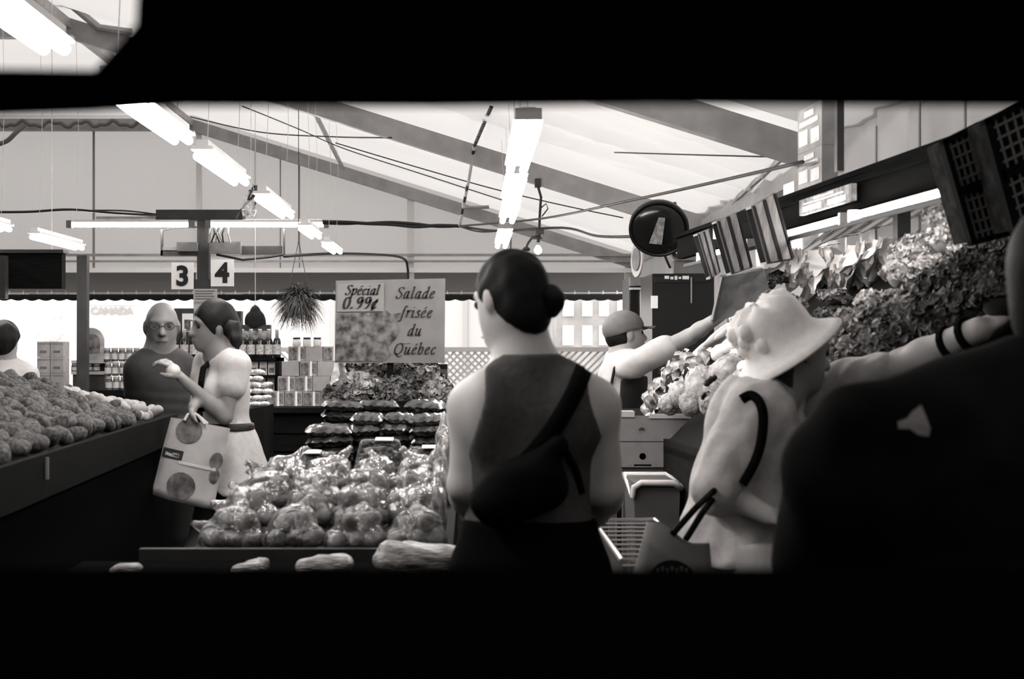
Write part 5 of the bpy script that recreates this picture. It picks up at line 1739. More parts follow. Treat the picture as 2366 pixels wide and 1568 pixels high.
def head_prims(c, fwd, s=1.0, up=(0, 0, 1), tilt=None):
    """skull, jaw, nose, brow, lips, ears. c = middle of the skull; a head is about 0.225 s high"""
    Rm = frame3(fwd, up)
    r, f, u = [Vector(a) for a in Rm]
    c = Vector(c)
    return [ell(c + u * .012 * s + f * -.008 * s, (.076 * s, .097 * s, .098 * s), Rm, .02),
            ell(c - u * .052 * s + f * .028 * s, (.058 * s, .066 * s, .066 * s), Rm, .035),
            ell(c - u * .094 * s + f * .066 * s, (.028 * s, .022 * s, .02 * s), Rm, .03),
            ell(c + u * .022 * s + f * .076 * s, (.052 * s, .016 * s, .013 * s), Rm, .02),
            cone(c + u * .004 * s + f * .086 * s, c - u * .034 * s + f * .108 * s, .009 * s, .014 * s, .012),
            ell(c - u * .034 * s + f * .094 * s, (.019 * s, .012 * s, .010 * s), Rm, .01),
            ell(c - u * .064 * s + f * .088 * s, (.026 * s, .012 * s, .008 * s), Rm, .008),
            ell(c - u * .076 * s + f * .086 * s, (.021 * s, .012 * s, .008 * s), Rm, .008),
            ell(c - r * .034 * s + u * .002 * s + f * .090 * s, (.017 * s, .014 * s, .010 * s), Rm, .012, True),
            ell(c + r * .034 * s + u * .002 * s + f * .090 * s, (.017 * s, .014 * s, .010 * s), Rm, .012, True),
            ell(c - r * .078 * s - u * .008 * s - f * .006 * s, (.010 * s, .020 * s, .031 * s), Rm, .008),
            ell(c + r * .078 * s - u * .008 * s - f * .006 * s, (.010 * s, .020 * s, .031 * s), Rm, .008)]


def eyes(c, fwd, s, parent, up=(0, 0, 1), brow=True):
    r, f, u = [Vector(a) for a in frame3(fwd, up)]
    c = Vector(c)
    MB().tube([c + r * x * s - u * (.070 + 3 * x * x) * s + f * (.0985 - 9 * x * x) * s for x in (-.022, -.011, 0, .011, .022)], [.001, .003, .0035, .003, .001], 6).build('mouth', M('lip_dark', .05, .6), parent, True)
    for k in (-1, 1):
        p = Vector(c) + r * .034 * s * k + u * .002 * s + f * .080 * s
        MB().lathe(p - f * .006, [(.002, 0), (.010 * s, .002), (.011 * s, .007), (.006 * s, .012), (.001, .013)], 10, f).build('eye', eye_m, parent, True)
        if brow: MB().tube([p - r * .018 * s + u * .022 * s + f * .012, p + u * .027 * s + f * .014, p + r * .018 * s + u * .022 * s + f * .010], .0022 * s, 5).build('eyebrow', hair_d, parent)


def torso(neck, hip, shl, shr, fwd, w=1.0, d=1.0, bust=0.0):
    """between the neck base and the hips"""
    neck, hip, shl, shr = [Vector(a) for a in (neck, hip, shl, shr)]
    up = (neck - hip).normalized()
    Rm = frame3(fwd, up)
    r, f, u = [Vector(a) for a in Rm]
    L = (neck - hip).length
    pr = [ell(hip + u * .02, (.155 * w, .115 * d, .13), Rm, .05), ell(hip + u * L * .36, (.128 * w, .095 * d, .16), Rm, .06),
          ell(hip + u * L * .70 - f * .005, (.150 * w, .108 * d, .17), Rm, .06),
          cone(shl.lerp(shr, .12), shl.lerp(shr, .88), .058 * d, .058 * d, .05), cone(neck + u * .02, shl + u * .012, .048, .040, .05), cone(neck + u * .02, shr + u * .012, .048, .040, .05),
          ell(hip - u * .04 - f * .03, (.15 * w, .11 * d, .10), Rm, .05)]
    if bust:
        for s in (-1, 1):
            pr.append(ell(hip + u * L * .66 + f * .075 * d + r * .07 * s, (.062, .055 * bust, .062), Rm, .04))
    return pr


def arm(sh, el, wr, s=1.0, ra=.048, re=.037, rw=.026):
    return [cone(sh, el, ra * s, re * s, .03), cone(el, Vector(el).lerp(Vector(wr), .3), re * s, (re + .002) * s, .02), cone(Vector(el).lerp(Vector(wr), .25), wr, (re + .001) * s, rw * s, .02)]


def hand(wr, dirv, palm_n, s=1.0, curl=.5, side=1, spread=.12):
    """palm, four fingers of unequal length with bends, thumb from the side of the palm"""
    d = Vector(dirv).normalized()
    n = (Vector(palm_n) - d * Vector(palm_n).dot(d)).normalized()
    t = d.cross(n) * side
    wr = Vector(wr)
    Rm = (tuple(t), tuple(d), tuple(n))
    pr = [ell(wr + d * .047 * s, (.040 * s, .052 * s, .016 * s), Rm, .015)]
    for k, (off, ln) in enumerate(((.030, .066), (.010, .076), (-.011, .070), (-.030, .054))):
        p = wr + d * .086 * s + t * off * s
        a = 0.0
        dd = (d + t * spread * off * 12).normalized()
        rad = (.0095, .0095, .009, .008)[k] * s
        for seg, fr_ in enumerate((.45, .32, .23)):
            a += curl * (.7, .9, .6)[seg]
            q_ = p + (dd * math.cos(a) + n * math.sin(a)) * ln * fr_ * s * 1.1
            pr.append(cone(p, q_, rad, rad * .92, .006))
            p, rad = q_, rad * .92
    p = wr + d * .022 * s + t * .034 * s
    q_ = p + (d * .6 + t * .65 + n * .35).normalized() * .040 * s
    e = q_ + (d * .85 + t * .1 + n * (.3 + .4 * curl)).normalized() * .032 * s
    pr += [cone(p, q_, .014 * s, .0115 * s, .012), cone(q_, e, .0115 * s, .009 * s, .006)]
    return pr


def legs(hip, fwd, w, kl=None, kr=None, al=None, ar=None, step=.0, foot=True):
    r, f, _u = [Vector(a) for a in frame3(fwd)]
    hip = Vector(hip)
    pr = []
    for s in (-1, 1):
        h_ = hip + r * .085 * w * s - V3(0, 0, .05)
        a = V3(h_.x, h_.y, .085) + r * .01 * s + f * step * s
        k = h_.lerp(a, .5) + f * (.03 + step * .3 * s)
        pr += [cone(h_, k, .082 * w, .055 * w, .04), cone(k, k.lerp(a, .3), .054, .056, .03), cone(k.lerp(a, .25), a, .055, .036, .03), cone(a - V3(0, 0, .045) - f * .03, a - V3(0, 0, .05) + f * .14, .036, .026, .03), cone(a, a - V3(0, 0, .045) - f * .02, .036, .038, .02)]
    return pr


from mathutils.bvhtree import BVHTree


def cloth_point(*objs):
    """point on the cloth behind a photo pixel, lifted a little towards the viewer"""
    bvs = [BVHTree.FromPolygons([v.co + WL[o.name] for v in o.data.vertices], [tuple(p.vertices) for p in o.data.polygons]) for o in objs]

    def f(px, py, lift=.005, Y=None):
        d = (P(px, py, 1.0) - Vector((0, 0, CH))).normalized()
        best = None
        for b in bvs:
            h = b.ray_cast(Vector((0, 0, CH)), d)
            if h[0] is not None and (best is None or h[3] < best[3]):
                best = h
        return (best[0] if best else P(px, py, Y)) - d * lift
    return f


def ribbon(name, f, pts, w, mat, parent, t=.004, Y=3.0, sub=4):
    """flat strap of width w px that follows the cloth along photo points"""
    Q = []
    for i in range(len(pts) - 1):
        p0, p1, p2, p3 = [Vector(pts[max(0, min(len(pts) - 1, i + q_))]) for q_ in (-1, 0, 1, 2)]
        for k in range(sub):
            u = k / sub
            Q.append(.5 * ((2 * p1) + (p2 - p0) * u + (2 * p0 - 5 * p1 + 4 * p2 - p3) * u * u + (3 * p1 - p0 - 3 * p2 + p3) * u ** 3))
    Q.append(Vector(pts[-1]))
    mid = [f(q_.x, q_.y, .004, Y) for q_ in Q]
    k_ = sum(m_.y for m_ in mid) / len(mid) / F
    V = []
    for i, m_ in enumerate(mid):
        d = (mid[min(i + 1, len(mid) - 1)] - mid[max(i - 1, 0)]).normalized()
        s_ = d.cross(Vector((0, -1, 0))).normalized() * (w * k_ / 2)
        for e in (-1, 1):
            V.append(m_ + s_ * e)
        for e in (-1, 1):
            V.append(m_ + s_ * e + Vector((0, -t, 0)))
    Fc = []
    for i in range(len(mid) - 1):
        a, b = 4 * i, 4 * (i + 1)
        Fc += [(a + 2, a + 3, b + 3, b + 2), (a, b, b + 1, a + 1), (a, a + 2, b + 2, b), (a + 1, b + 1, b + 3, a + 3)]
    return mesh(name, V, Fc, mat, parent, True)


def pmesh(name, prims, mat, parent, h=.008, **kw):
    return organic(name, prims, mat, parent, h, **kw)


# ---------------- woman in the tank top, seen from behind
Y = 3.3
W1 = thing('person', 'woman with dark bun seen from behind in grey tank top with black sling bag', 'person', (P(1230, 0, Y).x, Y, 0))
fwd = V3(.02, 1, 0)
neck, hip = P(1222, 868, Y), V3(P(1225, 0, Y).x, Y + .02, .93)
shl, shr = P(1092, 945, Y), P(1376, 942, Y)
hc = P(1180, 690, Y + .02)
hf = V3(-.62, .74, -.22)
head = head_prims(hc, hf, .95, (-.05, .12, 1))
ell_, elr_ = P(1075, 1120, Y + .02), P(1398, 1130, Y + .03)
wrl, wrr = P(1098, 1205, Y + .20), P(1385, 1190, Y + .21)
body1 = head + torso(neck, hip, shl, shr, fwd, 1.0, 1.0, 1) + [cone(neck - V3(0, 0, .03), hc - V3(-.025, .02, .06), .056, .054, .05)]
body1 += [ell(shl + V3(.006, 0, .0), (.052, .055, .062), k=.04), ell(shr - V3(.006, 0, 0), (.052, .055, .062), k=.04)]
body1 += [ell(P(1130, 950, Y - .05), (.05, .05, .09), k=.05), ell(P(1330, 950, Y - .05), (.05, .05, .09), k=.05)]
body1 += arm(shl, ell_, wrl, 1.0, .050, .040) + arm(shr, elr_, wrr, 1.0, .050, .042)
body1 += hand(wrl, (.3, .9, .2), (.9, -.1, 0), .95, .6, 1) + hand(wrr, (-.3, .9, .2), (-.9, -.1, 0), .95, .6, -1)
body1 += legs(hip, fwd, 1.05)
pmesh('body', body1, M('skin_back', .54, .5, .05, 8, spec=.25), W1, .008)
eyes(hc, hf, 1.0, W1, (-.05, .12, 1))
tr_ = torso(neck, hip, shl, shr, fwd, 1.0, 1.0, 1) + [ell(P(1130, 950, Y - .05), (.05, .05, .09), k=.05), ell(P(1330, 950, Y - .05), (.05, .05, .09), k=.05)]
xc = P(1238, 0, Y).x
kpx = Y / F


def tank_clip(X, Yy, Z):
    py = HY - (Z - CH) / kpx
    # half widths of the racer back measured on the photograph
    lw = np.interp(py, [800, 818, 832, 850, 875, 900, 925, 950, 975, 1000, 1020, 1050, 1100], [75, 76, 100, 119, 119, 118, 121, 127, 135, 143, 150, 158, 400])
    rw = np.interp(py, [800, 818, 832, 850, 875, 900, 925, 950, 975, 1000, 1020, 1050, 1100], [50, 52, 86, 115, 114, 114, 118, 126, 136, 146, 154, 162, 400])
    dx = X - xc
    side = np.where(dx < 0, -dx - lw * kpx, dx - rw * kpx)
    neckcut = Z - (P(0, 817, Y).z + .9 * np.abs(X - P(1225, 0, Y).x) * 0 + np.where(Yy > Y, -.09, 0))
    low = P(0, 1225, Y).z - Z
    return np.maximum(np.maximum(side, neckcut), low) + 0 * Yy


tank_o = pmesh('tank_top', tr_ + [cone(neck - V3(0, 0, .03), neck + V3(0, 0, .04), .062, .06, .04)], M('tank_grey', .07, .8, .12, 60, bump=.15, bscale=90, spec=.15), W1, .008, off=.008, clip=tank_clip,
      noise=lambda X, Yy, Z: .0035 * wob(X * .5, Yy, Z, 40, 5) * np.clip((P(0, 940, Y).z - Z) / .1, 0, 1),
      lo=np.array([xc - .26, Y - .22, .93]), hi=np.array([xc + .26, Y + .25, 1.45]))
pants = torso(neck, hip, shl, shr, fwd, 1.02, 1.05)[:2] + [torso(neck, hip, shl, shr, fwd, 1.02, 1.05)[-1]] + legs(hip, fwd, 1.08)
pmesh('trousers', pants, M('trousers_black', .003, .9, spec=.02), W1, .012, off=.012, clip=lambda X, Yy, Z: np.maximum(Z - 1.035, .05 - Z) + 0 * X + 0 * Yy)
# hair: cap that leaves face and neck free, with a bun
r_, f_, u_ = [Vector(a) for a in frame3(hf, (-.05, .12, 1))]
hp_ = [ell(hc + u_ * .012 - f_ * .010, (.074, .093, .097), frame3(hf, (-.05, .12, 1)), .02), ell(hc - f_ * .055 - u_ * .05, (.05, .040, .05), frame3(hf), .03)]
pmesh('hair', hp_, hair_d, W1, .007, off=.006, clip=lambda X, Yy, Z: ((X - hc.x) * f_.x + (Yy - hc.y) * f_.y + (Z - hc.z) * f_.z) * .8 - ((X - hc.x) * u_.x + (Yy - hc.y) * u_.y + (Z - hc.z) * u_.z) * .75 - .022,
      noise=lambda X, Yy, Z: .002 * wob(X, Yy, Z, 120, 3))
bun = P(1276, 694, Y - .03)
pmesh('hair_bun', [ell(bun, (.030, .038, .034), k=.02), ell(bun + V3(-.03, .01, .004), (.036, .034, .034), k=.03), cone(bun + V3(-.04, .01, -.02), bun + V3(-.05, .01, -.07), .03, .02, .03)], hair_d, W1, .006, noise=lambda X, Yy, Z: .003 * wob(X, Yy, Z, 150, 9))
# sling bag: strap across the back and the pouch
bagm = M('sling_black', .003, .8, .2, 30, spec=.05)
ribbon('sling_strap', cloth_point(tank_o), [(1350, 850), (1343, 868), (1325, 910), (1300, 955), (1268, 1005), (1228, 1052), (1180, 1100)], 42, bagm, W1, .006, Y - .1)
pmesh('sling_pouch', [cone(P(1125, 1160, Y - .12), P(1290, 1030, Y - .14), .036, .024, .03), cone(P(1160, 1170, Y - .12), P(1260, 1110, Y - .14), .05, .045, .04), ell(P(1210, 1130, Y - .13), (.09, .035, .06), k=.04)], bagm, W1, .008, noise=lambda X, Yy, Z: .003 * wob(X, Yy, Z, 50, 1))
ribbon('sling_tail', cloth_point(tank_o), [(1290, 1015), (1312, 1050), (1332, 1090), (1345, 1140)], 16, bagm, W1, .004, Y - .1)

# ---------------- woman in the white dress with the printed bag
Y = 6.5
k = Y / F
W2 = thing('person', 'woman in white dress with dark ponytail carrying a printed shopping bag', 'person', (P(510, 0, Y).x, Y, 0))
fwd = V3(-.86, -.40, 0)
hc = P(493, 752, Y)
hf = V3(-.90, -.42, -.05)
neck, hip = P(512, 826, Y), V3(P(522, 0, Y).x, Y, .93)
shl, shr = P(548, 846, Y - .13), P(478, 842, Y + .15)      # her left shoulder is the nearer one
ell_, elr_ = P(520, 962, Y - .16), P(462, 915, Y + .02)
wrl, wrr = P(418, 872, Y - .20), P(446, 940, Y - .27)
b2 = head_prims(hc, hf, .98, (.12, 0, 1)) + torso(neck, hip, shl, shr, fwd, .84, .86, 1.1) + [cone(neck - V3(0, 0, .02), hc + V3(.03, 0, -.06), .052, .05, .04)]
b2 += arm(shl, ell_, wrl, .86, .047, .038) + arm(shr, elr_, wrr, .84)
b2 += hand(wrl, (-.6, -.1, .7), (-.2, .2, -.6), .95, .75, 1) + hand(wrr, (-.05, -.1, -1), (.7, 0, -.1), .9, .8, 1)
b2 += legs(hip, fwd, .95, step=.11)
pmesh('body', b2, M('skin_mid_dark', .17, .55, .06, 8, spec=.25), W2, .0075)  # one even skin tone, darker than the mid one
eyes(hc, hf, .98, W2, (.12, 0, 1))
dress = torso(neck, hip, shl, shr, fwd, .84, .86, 1.1)
hem = V3(P(535, 0, Y).x, Y, .66)
sk = [cone(hip + V3(0, 0, .05), hem + V3(0, 0, .12), .135, .185, .05), cone(hip + V3(0, 0, .0), hem, .14, .20, .05)]
sl_ = [cone(shl + V3(0, 0, .0), Vector(shl).lerp(ell_, .38), .050, .056, .03), cone(shr, Vector(shr).lerp(elr_, .4), .05, .054, .03)]
wd = M('dress_white', .44, .75, .06, 40, bump=.1, bscale=60)
zh = P(0, 1132, Y).z


def dress_clip(X, Yy, Z):
    cen = Z - (P(0, 845, Y).z + 5.0 * ((X - neck.x + .02) ** 2 + (Yy - neck.y) ** 2) + .16 * np.maximum(0, (X - neck.x)) * 2)
    low = zh - Z + .012 * np.sin(60 * X + 20 * Yy)
    return np.maximum(cen, low)


pmesh('dress', dress + sk + sl_, wd, W2, .008, off=.010, clip=dress_clip, noise=lambda X, Yy, Z: .006 * wob(X, Yy, Z * .25, 45, 4) * np.clip((.98 - Z) / .15, 0.15, 1),
      lo=np.array([hip.x - .32, Y - .34, zh - .03]), hi=np.array([hip.x + .30, Y + .34, 1.48]))
pmesh('belt', dress, M('belt_black', .01, .6), W2, .008, off=.036, clip=lambda X, Yy, Z: np.abs(Z - P(0, 984, Y).z) - .016 + 0 * X + 0 * Yy)
r_, f_, u_ = [Vector(a) for a in frame3(hf, (.12, 0, 1))]
Rh = frame3(hf, (.12, 0, 1))
hp_ = [ell(hc + u_ * .016 - f_ * .014, (.081, .100, .104), Rh, .02), ell(hc - f_ * .075 - u_ * .04, (.065, .05, .07), Rh, .03)]
hair_clip2 = lambda X, Yy, Z: ((X - hc.x) * f_.x + (Yy - hc.y) * f_.y + (Z - hc.z) * f_.z) * .9 - ((X - hc.x) * u_.x + (Yy - hc.y) * u_.y + (Z - hc.z) * u_.z) * .62 - .042
pmesh('hair', hp_, hair_d, W2, .007, off=.005, clip=hair_clip2, noise=lambda X, Yy, Z: .003 * wob(X, Yy, Z, 90, 3))
tail = [hc - f_ * .09 - u_ * .01, P(537, 758, Y - .05), P(545, 785, Y - .09), P(549, 806, Y - .11)]
pmesh('ponytail', [cone(tail[i], tail[i + 1], (.040, .034, .026)[i], (.034, .026, .008)[i], .02) for i in range(3)], hair_d, W2, .007, noise=lambda X, Yy, Z: .004 * wob(X, Yy, Z * .4, 120, 2))
MB().tube([P(486, 836, Y - .02), P(470, 850, Y - .12), P(465, 880, Y - .14), P(462, 925, Y - .13)], .014, 6).build('shoulder_strap', bagm, W2)
MB().tube([P(462, 900, Y - .135), P(463, 950, Y - .13)], .022, 6).build('dark_sash', bagm, W2)
fr_ = thing('peach', 'small pale fruit held up in the hand of the woman in white', 'fruit', P(400, 858, Y - .22))
V, Fc = blob((.032, .032, .030), 3, .05, 2, 3)
mesh('flesh', V + np.array(P(400, 856, Y - .22)), Fc, M('fruit_pale', .45, .5, .3, 12), fr_, True)
MB().tube([P(400, 848, Y - .22), P(401, 845, Y - .22)], .003, 5).build('stem', hair_d, fr_)
# the printed bag
YBg = Y - .30
bgc = [P(395, 964, YBg), P(531, 990, YBg), P(492, 1176, YBg), P(349, 1140, YBg)]
sb_ = thing('shopping_bag', 'pale shopping bag printed with dark fruits hanging from the hand', 'bag', (bgc[2] + bgc[3]) / 2)
nu = 10
front, back = [], []
for j in range(nu + 1):
    for i in range(nu + 1):
        s, v = i / nu, j / nu
        p = bgc[0].lerp(bgc[1], s).lerp(bgc[3].lerp(bgc[2], s), v)
        bul = .045 * math.sin(math.pi * s) ** .6 * (.35 + .65 * v) + .006 * math.sin(9 * s + 5 * v)
        front.append(p + V3(0, -bul, 0))
        back.append(p + V3(0, bul + .01, 0))
q_ = (nu + 1) ** 2
grid = [(j * (nu + 1) + i, (j + 1) * (nu + 1) + i, (j + 1) * (nu + 1) + i + 1, j * (nu + 1) + i + 1) for j in range(nu) for i in range(nu)]
sides = [(j * (nu + 1), q_ + j * (nu + 1), q_ + (j + 1) * (nu + 1), (j + 1) * (nu + 1)) for j in range(nu)] + [(j * (nu + 1) + nu, (j + 1) * (nu + 1) + nu, q_ + (j + 1) * (nu + 1) + nu, q_ + j * (nu + 1) + nu) for j in range(nu)]
bot = [(nu * (nu + 1) + i, q_ + nu * (nu + 1) + i, q_ + nu * (nu + 1) + i + 1, nu * (nu + 1) + i + 1) for i in range(nu)]
mesh('sack', front + back, grid + [tuple(i + q_ for i in f)[::-1] for f in grid] + sides + bot, M('bag_pale', .40, .6, .12, 12, bump=.1, bscale=40), sb_, True)


def on_bag(s, v, lift=.003):
    p = bgc[0].lerp(bgc[1], s).lerp(bgc[3].lerp(bgc[2], s), v)
    return p + V3(0, -(.045 * math.sin(math.pi * min(max(s, 0), 1)) ** .6 * (.35 + .65 * v) + .006 * math.sin(9 * s + 5 * v)) - lift, 0)


def bag_patch(cs, cv, rs, rv, mat, name, square=False, n=5, m=16):
    V, Fc = [on_bag(cs, cv)], []
    for i in range(1, n + 1):
        for j in range(m):
            a = 2 * math.pi * j / m
            x, y = math.cos(a), math.sin(a)
            if square:
                mx = max(abs(x), abs(y))
                x, y = x / mx, y / mx
            V.append(on_bag(cs + rs * x * i / n, cv + rv * y * i / n))
    for j in range(m):
        Fc.append((0, 1 + j, 1 + (j + 1) % m))
        for i in range(n - 1):
            a, b = 1 + i * m, 1 + (i + 1) * m
            Fc.append((a + j, b + j, b + (j + 1) % m, a + (j + 1) % m))
    mesh(name, V, Fc, mat, sb_, True)


fp_ = M('bag_fruit_print', .035, .6, v2=.17, scale=18)
bag_patch(.36, .12, .22, .16, fp_, 'fruit_print')
bag_patch(.45, .80, .23, .17, fp_, 'fruit_print')
bag_patch(.90, .42, .10, .11, fp_, 'fruit_print')
bag_patch(.92, .60, .08, .09, fp_, 'fruit_print')
bag_patch(.19, .44, .17, .06, M('bag_badge', .02, .6), 'badge', True)
bag_patch(.19, .45, .12, .025, M('bag_badge_pale', .55, .6), 'badge_text', True)
bag_patch(.62, .52, .30, .02, MATS['bag_badge_pale'], 'pale_band', True)
for d_ in (-.03, .03):
    MB().tube([bgc[0].lerp(bgc[1], .25) + V3(0, d_, 0), P(434, 958, YBg + d_ * .5), P(444, 952, YBg), P(458, 960, YBg + d_ * .5), bgc[0].lerp(bgc[1], .6) + V3(0, d_, 0)], .007, 6).build('handle', MATS['bag_pale'], sb_)

# ---------------- bald man with glasses in a dark shirt
Y = 7.15
MN = thing('person', 'bald man with glasses in dark tight shirt behind the woman in white', 'person', (P(372, 0, Y).x, Y, 0))
hc = P(374, 752, Y)
hf = V3(.22, -.95, -.06)
fwd = V3(.55, -.83, 0)
neck, hip = P(366, 822, Y), V3(P(378, 0, Y).x, Y, .93)
shl, shr = P(418, 850, Y + .06), P(324, 856, Y - .05)
ell_, elr_ = P(430, 930, Y + .10), P(318, 965, Y + .06)
wrl, wrr = P(425, 1040, Y + .06), P(322, 1080, Y + .02)
b3 = head_prims(hc, hf, 1.06) + torso(neck, hip, shl, shr, fwd, 1.02, 1.1) + [cone(neck - V3(0, 0, .03), hc - V3(.01, -.02, .07), .068, .062, .04)]
b3 += arm(shl, ell_, wrl, 1.2) + arm(shr, elr_, wrr, 1.25) + hand(wrl, (0, -.1, -1), (-.9, 0, 0), 1.05, .4, 1) + hand(wrr, (0, -.1, -1), (.9, 0, 0), 1.05, .4, -1) + legs(hip, fwd, 1.1, step=.1)
pmesh('body', b3, skin_d, MN, .0085)
eyes(hc, hf, 1.06, MN, brow=False)
shirt = torso(neck, hip, shl, shr, fwd, 1.02, 1.1) + [cone(shl, Vector(shl).lerp(ell_, .6), .066, .062, .04), cone(shr, Vector(shr).lerp(elr_, .55), .068, .064, .04)]
pmesh('t_shirt', shirt, M('shirt_dark', .016, .8, .15, 20), MN, .009, off=.010, clip=lambda X, Yy, Z: np.maximum(Z - (P(0, 822, Y).z + 6 * ((X - neck.x) ** 2 + (Yy - neck.y) ** 2)), .90 - Z),
      noise=lambda X, Yy, Z: .0015 * np.sin(110 * Z + 8 * X) * np.clip((P(0, 880, Y).z - Z) / .06, 0, 1))
pmesh('trousers', legs(hip, fwd, 1.15, step=.1) + [torso(neck, hip, shl, shr, fwd, 1.0, 1.05)[0]], M('trousers_dark', .012, .9), MN, .013, off=.014, clip=lambda X, Yy, Z: np.maximum(Z - .95, .05 - Z) + 0 * X + 0 * Yy)
r_, f_, u_ = [Vector(a) for a in frame3(hf)]
for s in (-1, 1):
    c_ = hc + r_ * .036 * s + f_ * .108 + u_ * .003
    MB().tube([c_ + r_ * (.024 * math.cos(a)) + u_ * (.018 * math.sin(a)) for a in np.linspace(0, 6.283, 17)[:-1]], .0018, 6, closed=True).build('glasses_rim', black_plastic, MN)
    MB().lathe(c_, [(.022, 0), (.022, .002)], 16, f_).build('lens', M('lens_clear', .1, .1, spec=.8, alpha=.25), MN)
    MB().tube([c_ + r_ * .024 * s, c_ + r_ * .048 * s - f_ * .03, hc + r_ * .087 * s - f_ * .01], .0025, 5).build('glasses_arm', black_plastic, MN)
MB().tube([hc + r_ * .012 + f_ * .112 + u_ * .004, hc - r_ * .012 + f_ * .112 + u_ * .004], .0025, 5).build('glasses_bridge', black_plastic, MN)

# ---------------- shopper at the far end of the potatoes
Y = 9.0
LP_ = thing('person', 'dark haired shopper in pale shirt standing behind the potato counter', 'person', (P(0, 0, 9.1).x, 9.1, 0))
hc = P(10, 786, 9.1)
hf = V3(.35, .9, -.1)
fwd = V3(.2, .98, 0)
neck, hip = P(4, 842, 9.1), V3(P(-6, 0, 9.1).x, 9.12, .92)
shl, shr = P(-55, 872, 9.1), P(62, 868, 9.15)
b4 = head_prims(hc, hf, 1.02) + torso(neck, hip, shl, shr, fwd, 1.05, 1.05) + [cone(neck - V3(0, 0, .03), hc - V3(0, .01, .07), .062, .058, .04)]
el1, el2 = P(-80, 980, 9.12), P(72, 975, 9.2)
b4 += arm(shl, el1, P(-60, 1010, 9.35), 1.05) + arm(shr, el2, P(50, 1000, 9.42), 1.05) + hand(P(-60, 1010, 9.35), (.1, .9, 0), (0, 0, -1), 1, .5) + hand(P(50, 1000, 9.42), (-.1, .9, 0), (0, 0, -1), 1, .5, -1) + legs(hip, fwd, 1.05)
pmesh('body', b4, skin_m, LP_, .010)
pmesh('hair', [ell(hc + V3(0, -.012, .02), (.092, .108, .108), frame3(hf), .02), ell(hc + V3(-.01, -.05, -.05), (.07, .05, .05), frame3(hf), .03)], hair_d, LP_, .009, off=.004,
      clip=lambda X, Yy, Z: ((X - hc.x) * .36 + (Yy - hc.y) * .93) * .8 - (Z - hc.z) * .7 - .03, noise=lambda X, Yy, Z: .005 * wob(X, Yy, Z, 80, 3))
pmesh('shirt', torso(neck, hip, shl, shr, fwd, 1.05, 1.05) + [cone(shl, Vector(shl).lerp(el1, .7), .066, .062, .04), cone(shr, Vector(shr).lerp(el2, .7), .066, .062, .04)], M('shirt_pale', .45, .8, .05, 20), LP_, .011, off=.012,
      clip=lambda X, Yy, Z: np.maximum(Z - (neck.z + .01 + 4 * ((X - neck.x) ** 2 + (Yy - neck.y) ** 2)), .86 - Z))
pmesh('trousers', legs(hip, fwd, 1.1) + [torso(neck, hip, shl, shr, fwd)[0]], MATS['trousers_dark'], LP_, .014, off=.013, clip=lambda X, Yy, Z: np.maximum(Z - .93, .05 - Z) + 0 * X + 0 * Yy)
eyes(hc, hf, 1.0, LP_)

# ---------------- stall worker in a cap reaching over the rack
Y = 7.62
WK = thing('person', 'stall worker in cap, white t-shirt and black apron reaching over the vegetables', 'person', (P(1440, 0, Y).x, Y, 0))
hc = P(1446, 772, Y)
hf = V3(.93, .25, .10)
fwd = V3(.85, .3, 0)
neck, hip = P(1436, 826, Y), V3(P(1432, 0, Y).x, Y + .05, .92)
shl, shr = P(1440, 850, Y + .17), P(1455, 846, Y - .15)
elb, wrs = P(1592, 778, Y - .22), P(1682, 718, Y - .42)
el2, wr2 = P(1480, 930, Y + .2), P(1540, 900, Y + .1)
b5 = head_prims(hc, hf, 1.0, (-.12, 0, 1)) + torso(neck, hip, shl, shr, fwd, 1.0, 1.0) + [cone(neck - V3(0, 0, .02), hc - V3(.015, 0, .06), .058, .056, .04)]
b5 += [cone(shr, elb, .056, .042, .03)] + arm(elb, elb, wrs, 1.0)[1:] + arm(shl, el2, wr2, 1.0) + hand(wrs, (.75, -.1, .55), (.2, .2, -.9), 1.0, .35, 1) + hand(wr2, (.9, 0, .1), (0, 0, -1), 1.0, .4, -1) + legs(hip, fwd, 1.05, step=.08)
pmesh('body', b5, skin_m, WK, .0085)
eyes(hc, hf, 1.0, WK, (-.12, 0, 1))
pmesh('hair', [ell(hc + V3(-.012, 0, -.005), (.080, .100, .095), frame3(hf, (-.12, 0, 1)), .02)], hair_d, WK, .009, off=.003, clip=lambda X, Yy, Z: np.maximum((X - hc.x) - .0, (Z - hc.z) - .02) + 0 * Yy)
capm = M('cap_grey', .10, .8, .1, 30)
rc, fc, uc_ = [Vector(a) for a in frame3(hf, (-.12, 0, 1))]
pmesh('cap', [ell(hc + uc_ * .035 - fc * .012, (.090, .112, .092), frame3(hf, (-.12, 0, 1)), .02)], capm, WK, .008, off=.004, clip=lambda X, Yy, Z: -((X - hc.x) * uc_.x + (Yy - hc.y) * uc_.y + (Z - hc.z) * uc_.z) + .018 + .25 * np.minimum(0, ((X - hc.x) * fc.x + (Yy - hc.y) * fc.y)))
V = []
for i in range(9):
    a = (i / 8 - .5) * 2
    b0 = hc + rc * (.075 * a) + fc * (.085 - .03 * a * a) + uc_ * .030
    b1 = hc + rc * (.062 * a) + fc * (.175 - .045 * a * a) + uc_ * (.024 - .012 * a * a)
    V += [b0, b1, b0 + uc_ * .005, b1 + uc_ * .005]
Fc = []
for i in range(8):
    o_ = 4 * i
    Fc += [(o_, o_ + 1, o_ + 5, o_ + 4), (o_ + 2, o_ + 6, o_ + 7, o_ + 3), (o_ + 1, o_ + 3, o_ + 7, o_ + 5), (o_, o_ + 4, o_ + 6, o_ + 2)]
mesh('visor', V, Fc, capm, WK, True)
